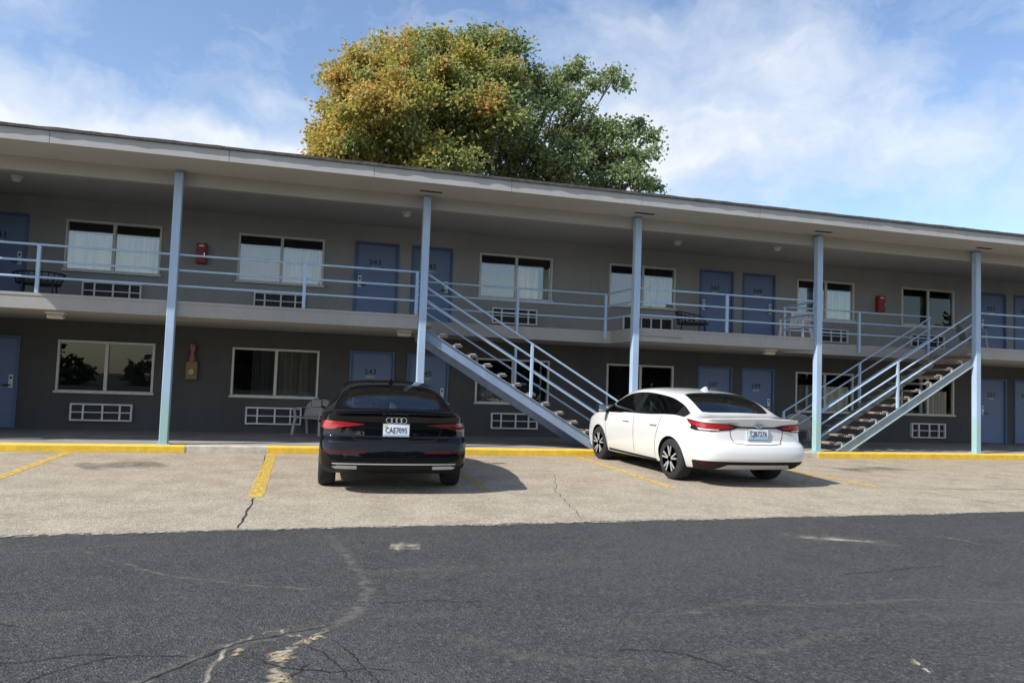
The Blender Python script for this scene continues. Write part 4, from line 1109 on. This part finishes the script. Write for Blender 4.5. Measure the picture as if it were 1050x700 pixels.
mkc('trunk_seam', rear_(seam_([(-.42, .895), (-.40, .75), (-.36, .665), (-.2, .65), (.2, .65), (.36, .665), (.40, .75), (.42, .895)], .009), off=.0015, rim=.004, grid=.02), 'trim')
for s in (-1, 1):
    mkc('reflector', rear_([(s*.80, .375), (s*.62, .375), (s*.64, .335), (s*.79, .325)], off=.010), 'reflector')
    mkc('door_seam', side_(s, seam_([(-.085, .97), (-.085, .7), (-.08, .33)], .009), off=.0015, rim=.004, grid=.03), 'trim')
    mkc('door_seam', side_(s, seam_([(1.02, .94), (1.05, .75), (1.0, .45), (.98, .33)], .009), off=.0015, rim=.004, grid=.03), 'trim')
    mkc('door_seam', side_(s, seam_([(-.98, 1.0), (-.93, .85), (-.84, .65), (-.80, .5), (-.78, .33)], .009), off=.0015, rim=.004, grid=.03), 'trim')
    mkc('sill_trim', side_(s, [(-.78, .275), (.95, .275), (.95, .235), (-.78, .235)], off=.004, rim=.01), 'trim')
    for y in (-.34 - .42, .20 - .0):
        mkc('door_handle', side_(s, [(y-.11, .865), (y+.11, .865), (y+.11, .84), (y-.11, .84)], off=.028, rim=.03, grid=.05), 'paint_white')
mkc('deck_seam', W['patch'](seam_([(-.60, -1.86), (.60, -1.86)], .008), (0, 0, 4), X if False else V((1, 0, 0)), V((0, 1, 0)), (0, 0, -1), off=.001, rim=.004), 'trim')
plate(W, .802, 'CJB7276', blue=True)
zc = .948
q = W['bvh'].ray_cast(V((0, -5, zc)), V((0, 1, 0)))[0]
bm = BM(); tube(bm, [(.060*math.cos(2*PI*i/24), q.y-.022, zc+.044*math.sin(2*PI*i/24)) for i in range(24)], .007, 8, closed=True); box(bm, -.076, .076, q.y-.034, q.y-.018, zc-.010, zc+.010, .003); mkc('emblem', bm, 'chrome')
q = W['bvh'].ray_cast(V((-.40, -5, .955)), V((0, 1, 0)))[0]
bm = text_bm('VERSA', .034, .003, .20)
for v in bm.verts: v.co += V((-.40, q.y-.010-.08*(v.co.x), .955))
mkc('model_lettering', bm, 'steel')
# ---- black saloon
PB = dict(sx=1.135, sz=1.055, sy=1.12,
    st=[dict(y=-1.83, w=0.85, b=1, t=T3((0.72, 1.0360), (0.58, 1.0540), (0.3, 1.0640)), c=1.0680),
        dict(y=-1.65, w=0.87, b=1.01, t=T3((0.735, 1.0510), (0.62, 1.0660), (0.32, 1.0760)), c=1.0810, bow=-.10),
        dict(y=-1.37, w=0.885, b=1.005, t=T3((0.7, 1.1860), (0.595, 1.2355), (0.31, 1.2630)), c=1.2685, bow=-.08),
        dict(y=-1.00, w=0.893, b=0.985, t=T3((0.66, 1.3125), (0.56, 1.3785), (0.3, 1.4060)), c=1.4126, bow=-.05),
        dict(y=-0.55, w=0.897, b=0.97, t=T3((0.64, 1.3730), (0.54, 1.4335), (0.29, 1.4555)), c=1.4610),
        dict(y=-0.14, w=0.9, b=0.965, t=T3((0.635, 1.3895), (0.54, 1.4445), (0.29, 1.4665)), c=1.4720),
        dict(y=-0.03, w=0.9, b=0.964, t=T3((0.635, 1.3895), (0.54, 1.4445), (0.29, 1.4665)), c=1.4720),
        dict(y=0.38, w=0.9, b=0.955, t=T3((0.635, 1.3730), (0.54, 1.4335), (0.29, 1.4555)), c=1.4610),
        dict(y=0.75, w=0.896, b=0.948, t=T3((0.64, 1.2795), (0.555, 1.3510), (0.3, 1.3840)), c=1.3950, bow=.05),
        dict(y=1.1, w=0.89, b=0.94, t=T3((0.68, 1.1100), (0.6, 1.1805), (0.31, 1.2135)), c=1.2190, bow=.08),
        dict(y=1.42, w=0.88, b=0.92, t=T3((0.75, 0.9650), (0.66, 1.0100), (0.34, 1.0350)), c=1.0400, bow=.10),
        dict(y=1.74, w=0.86, b=0.86, t=T3((0.72, 0.9200), (0.6, 0.9500), (0.31, 0.9650)), c=0.9700),
        dict(y=2, w=0.8, b=0.79, t=T3((0.66, 0.8500), (0.54, 0.8800), (0.29, 0.8950)), c=0.9000)],
    side=(0, .016, .022, .018, .018, .014, .008, -.05),
    rz=(1.066, .98, .845, .735, .68, .53, .37, .25), ry=(-2.25, -2.155, -2.152, -2.158, -2.22, -2.25, -2.25, -2.10), rw=(.80, .865, .89, .90, .907, .91, .90, .84), crease=((-1.75, 1.05, .8), (-1.75, .735, .55), (-1.75, .68, .5)),
    fz=(.78, .72, .66, .59, .52, .42, .30, .18), fy=(2.10, 2.17, 2.20, 2.22, 2.23, 2.23, 2.21, 2.06), fw=(.70, .76, .79, .82, .84, .86, .86, .80),
    blackrow=6, side_mat={2: 9, 3: 8, 4: 7, 5: 7, 6: 9, 7: 6, 8: 6, 9: 6, 10: 9}, rear_glass=(2, 3), front_glass=(9, 10),
    axles=(-1.29, 1.34), arch=.37, tr=.325, track=.795, rim='rim', fin=-.80, mir=.98, mirz=.95, mirmat='trim')
Bk = car('black_saloon_car', 'black four-door saloon parked rear to the viewer beside a yellow bay line', (1.30, 11.25+1.29*1.12, 0), PB, 'paint_black')
Bk['root'].rotation_euler = (0, 0, math.radians(-2.2))
mkc, rear_, side_, seam_, corner_ = Bk['mkc'], Bk['rear'], Bk['side'], Bk['seam'], Bk['corner']
for s in (-1, 1):
    b = mkc('tail_light', corner_(s, [(.30, 0.900), (.45, 0.914), (.60, 0.926), (.76, 0.932), (.90, 0.919), (.90, 0.854), (.78, 0.824), (.64, 0.826), (.50, 0.859), (.30, 0.889)], ang=35, off=.008, rim=.02), 'lens_red' if s < 0 else 'lens_shaded')  # left lamp in the bright red, right lamp's shade painted in
    mkc('lamp_strip', corner_(s, [(.36, 0.896), (.52, 0.904), (.68, 0.906), (.82, 0.894), (.68, 0.892), (.52, 0.889)], ang=35, off=.011, rim=.006), 'lens_red', b)
    mkc('lamp_cell', corner_(s, [(.58, 0.874), (.70, 0.879), (.84, 0.874), (.84, 0.849), (.72, 0.839), (.60, 0.844)], ang=35, off=.013, rim=.006), 'lens_red' if s < 0 else 'reflector', b)  # right cell takes a darker red to paint its shade
    mkc('reflector', corner_(s, [(.25, .558), (.62, .560), (.86, .548), (.62, .536), (.25, .534)], ang=30, off=.006, rim=.01), 'reflector')
    mkc('exhaust_trim', rear_([(s*.74, .352), (s*.68, .372), (s*.45, .372), (s*.45, .325), (s*.70, .325)], off=.016), 'silver')
    mkc('door_seam', side_(s, seam_([(-.085, .97), (-.085, .7), (-.08, .33)], .009), off=.0015, rim=.004, grid=.03), 'trim')
    for y in (-.76, .20): mkc('door_handle', side_(s, [(y-.11, .855), (y+.11, .855), (y+.11, .83), (y-.11, .83)], off=.026, rim=.03, grid=.05), 'paint_black')
mkc('bumper_strip', rear_([(-.74, .402), (.74, .402), (.73, .391), (-.73, .391)], off=.012, rim=.02), 'silver')
mkc('diffuser_panel', rear_([(-.72, .372), (.72, .372), (.68, .25), (-.68, .25)], off=.006, rim=.02), 'trim')
mkc('trunk_seam', rear_(seam_([(-.56, .875), (-.53, .76), (-.48, .70), (-.2, .69), (.2, .69), (.48, .70), (.53, .76), (.56, .875)], .012), off=.0015, rim=.004, grid=.02), 'trim')
mkc('bumper_seam', rear_(seam_([(-.80, .665), (-.4, .668), (.4, .668), (.80, .665)], .012), off=.0015, rim=.004, grid=.03), 'trim')
bm = BM()
pts = []
for i in range(25):
    x = -.70 + 1.40*i/24; h = Bk['bvh'].ray_cast(V((x, -2.19+.12*(x/.7)**2, 3)), V((0, 0, -1)))[0]; pts.append(V((x, -2.20+.12*(x/.7)**2, (h.z if h else 1.06)+.012)))
tube(bm, pts, [.012+.014*(1-abs(-1+2*i/24)**3) for i in range(25)], 8); mkc('spoiler_lip', bm, 'paint_black')
plate(Bk, .828, 'CAE7095')
q = Bk['bvh'].ray_cast(V((0, -5, .955)), V((0, 1, 0)))[0]
bm = BM()
for k in range(4): tube(bm, [((k-1.5)*.058 + .036*math.cos(2*PI*i/24), q.y-.012, .955+.036*math.sin(2*PI*i/24)) for i in range(24)], .0048, 8, closed=True)
mkc('emblem', bm, 'chrome')
q = Bk['bvh'].ray_cast(V((-.42, -5, .775)), V((0, 1, 0)))[0]
bm = text_bm('A3', .07, .003, .10)
for v in bm.verts: v.co += V((-.42, q.y-.008, .775))
mkc('model_lettering', bm, 'chrome')
h = Bk['bvh'].ray_cast(V((0, -1.45, 3)), V((0, 0, -1)))[0]
bm = BM(); bm_pts = [(-.03, -1.30, 1.04), (.05, -1.30, 1.04), (.06, -1.30, 1.10), (.0, -1.30, 1.16), (-.03, -1.30, 1.16)]
a = [bm.verts.new(p) for p in bm_pts]; b = [bm.verts.new(V(p)+V((0, .012, 0))) for p in bm_pts]; bm.faces.new(a); bm.faces.new(b[::-1])
for k in range(5): bm.faces.new((a[k], b[k], b[(k+1) % 5], a[(k+1) % 5]))
mkc('paper_tag', bm, 'white_metal')

# ------------------------------------------------------------------ sky and sun
sd = V((1.08, .36, -1.0)).normalized()               # direction the light travels
el = math.asin(-sd.z); az = math.atan2(-sd.x, -sd.y)  # sun azimuth, clockwise from +Y
w = bpy.data.worlds.new('World'); S.world = w; w.use_nodes = True
nt = w.node_tree; nt.nodes.clear(); out = nt.nodes.new('ShaderNodeOutputWorld')
sky = N(nt, 'ShaderNodeTexSky', sky_type='NISHITA', sun_disc=False); sky.sun_elevation = el; sky.sun_rotation = az
sky.air_density = 1.0; sky.dust_density = .6; sky.ozone_density = 1.6
bg = N(nt, 'ShaderNodeBackground', Strength=.135); nt.links.new(mixc(nt, 1., sky.outputs[0], (.96, .965, 1.0), 'MULTIPLY'), bg.inputs[0])
tc = nt.nodes.new('ShaderNodeTexCoord'); g = tc.outputs['Generated']
def dirvec(u, v):
    """unit direction of a cloud bank, given as azimuth / elevation in degrees"""
    a, e = math.radians(u), math.radians(v); return V((math.sin(a)*math.cos(e), math.cos(a)*math.cos(e), math.sin(e)))
wn = N(nt, 'ShaderNodeTexNoise', Scale=3.2, Detail=5., Roughness=.6); nt.links.new(g, wn.inputs['Vector'])
warp = N(nt, 'ShaderNodeVectorMath', operation='MULTIPLY_ADD'); nt.links.new(wn.outputs['Color'], warp.inputs[0]); warp.inputs[1].default_value = (.30, .30, .22); nt.links.new(g, warp.inputs[2])
def bank(az_, el_, wa, we, amp):
    """soft elliptical cloud bank"""
    c = dirvec(az_, el_); r = V((math.cos(math.radians(az_)), -math.sin(math.radians(az_)), 0)); u = r.cross(c)
    sub = N(nt, 'ShaderNodeVectorMath', operation='SUBTRACT'); nt.links.new(warp.outputs[0], sub.inputs[0]); sub.inputs[1].default_value = c + V((.15, .15, .11))
    def comp(ax, wd):
        dt = N(nt, 'ShaderNodeVectorMath', operation='DOT_PRODUCT'); nt.links.new(sub.outputs[0], dt.inputs[0]); dt.inputs[1].default_value = ax/math.radians(wd)
        return mathn(nt, 'MULTIPLY', dt.outputs['Value'], dt.outputs['Value'])
    d2 = mathn(nt, 'ADD', comp(r, wa), comp(u, we))
    return mathn(nt, 'MULTIPLY', mathn(nt, 'EXPONENT', mathn(nt, 'MULTIPLY', d2, -1.)), amp)
banks = [(-19, 14.5, 9, 3.0, 1.25), (-9, 14.2, 7, 2.6, 1.1), (-2, 15.5, 3.5, 2.2, .8), (24, 18, 7, 5, .92), (34, 19, 9, 4.2, .68), (29, 25.5, 9, 4, .46), (47, 16.8, 7, 2.0, .50), (40, 23, 6, 2, .22), (-22, 23, 5, 5, .38), (-3, 19.5, 6, 1.2, .22), (17, 27, 6, 3, .25), (110, 30, 40, 14, .7), (-110, 25, 50, 12, .6), (165, 26, 30, 9, .55), (215, 20, 18, 8, .5)]
tot = None
for b_ in banks:
    x_ = bank(*b_); tot = x_ if tot is None else mathn(nt, 'ADD', tot, x_)
mp = N(nt, 'ShaderNodeMapping'); mp.inputs['Scale'].default_value = (1, 1, 2.6); nt.links.new(warp.outputs[0], mp.inputs[0])
fb_ = N(nt, 'ShaderNodeTexNoise', Scale=6., Detail=10., Roughness=.62); nt.links.new(mp.outputs[0], fb_.inputs['Vector'])
cov = mathn(nt, 'ADD', mathn(nt, 'MULTIPLY', tot, .75), mathn(nt, 'MULTIPLY', mathn(nt, 'SUBTRACT', fb_.outputs['Fac'], .5), 1.0))
fac = ramp(nt, cov, [(.06, 0), (.30, .35), (.80, .95)])
tex = N(nt, 'ShaderNodeTexNoise', Scale=9., Detail=6., Roughness=.55); nt.links.new(warp.outputs[0], tex.inputs['Vector'])
ccol = ramp(nt, tex.outputs['Fac'], [(.35, (.58, .65, .76)), (.62, (.78, .81, .84))])
cb_ = N(nt, 'ShaderNodeBackground', Strength=.82); nt.links.new(ccol, cb_.inputs[0])
mx = N(nt, 'ShaderNodeMixShader'); nt.links.new(fac, mx.inputs[0]); nt.links.new(bg.outputs[0], mx.inputs[1]); nt.links.new(cb_.outputs[0], mx.inputs[2])
nt.links.new(mx.outputs[0], out.inputs[0])
ld = bpy.data.lights.new('sun', 'SUN'); ld.energy = 4.0; ld.angle = math.radians(.53); ld.color = (1., .955, .88)
lo = bpy.data.objects.new('sun', ld); C.objects.link(lo); lo.rotation_euler = sd.to_track_quat('-Z', 'Y').to_euler(); lo.location = (-30, -12, 30)
vs = S.view_settings; vs.view_transform = 'Standard'; vs.look = 'None'; vs.exposure = .62; vs.gamma = 1.; vs.use_curve_mapping = False
S.cycles.use_denoising = True if hasattr(S, 'cycles') else False
S.cycles.max_bounces = 8; S.cycles.transparent_max_bounces = 16
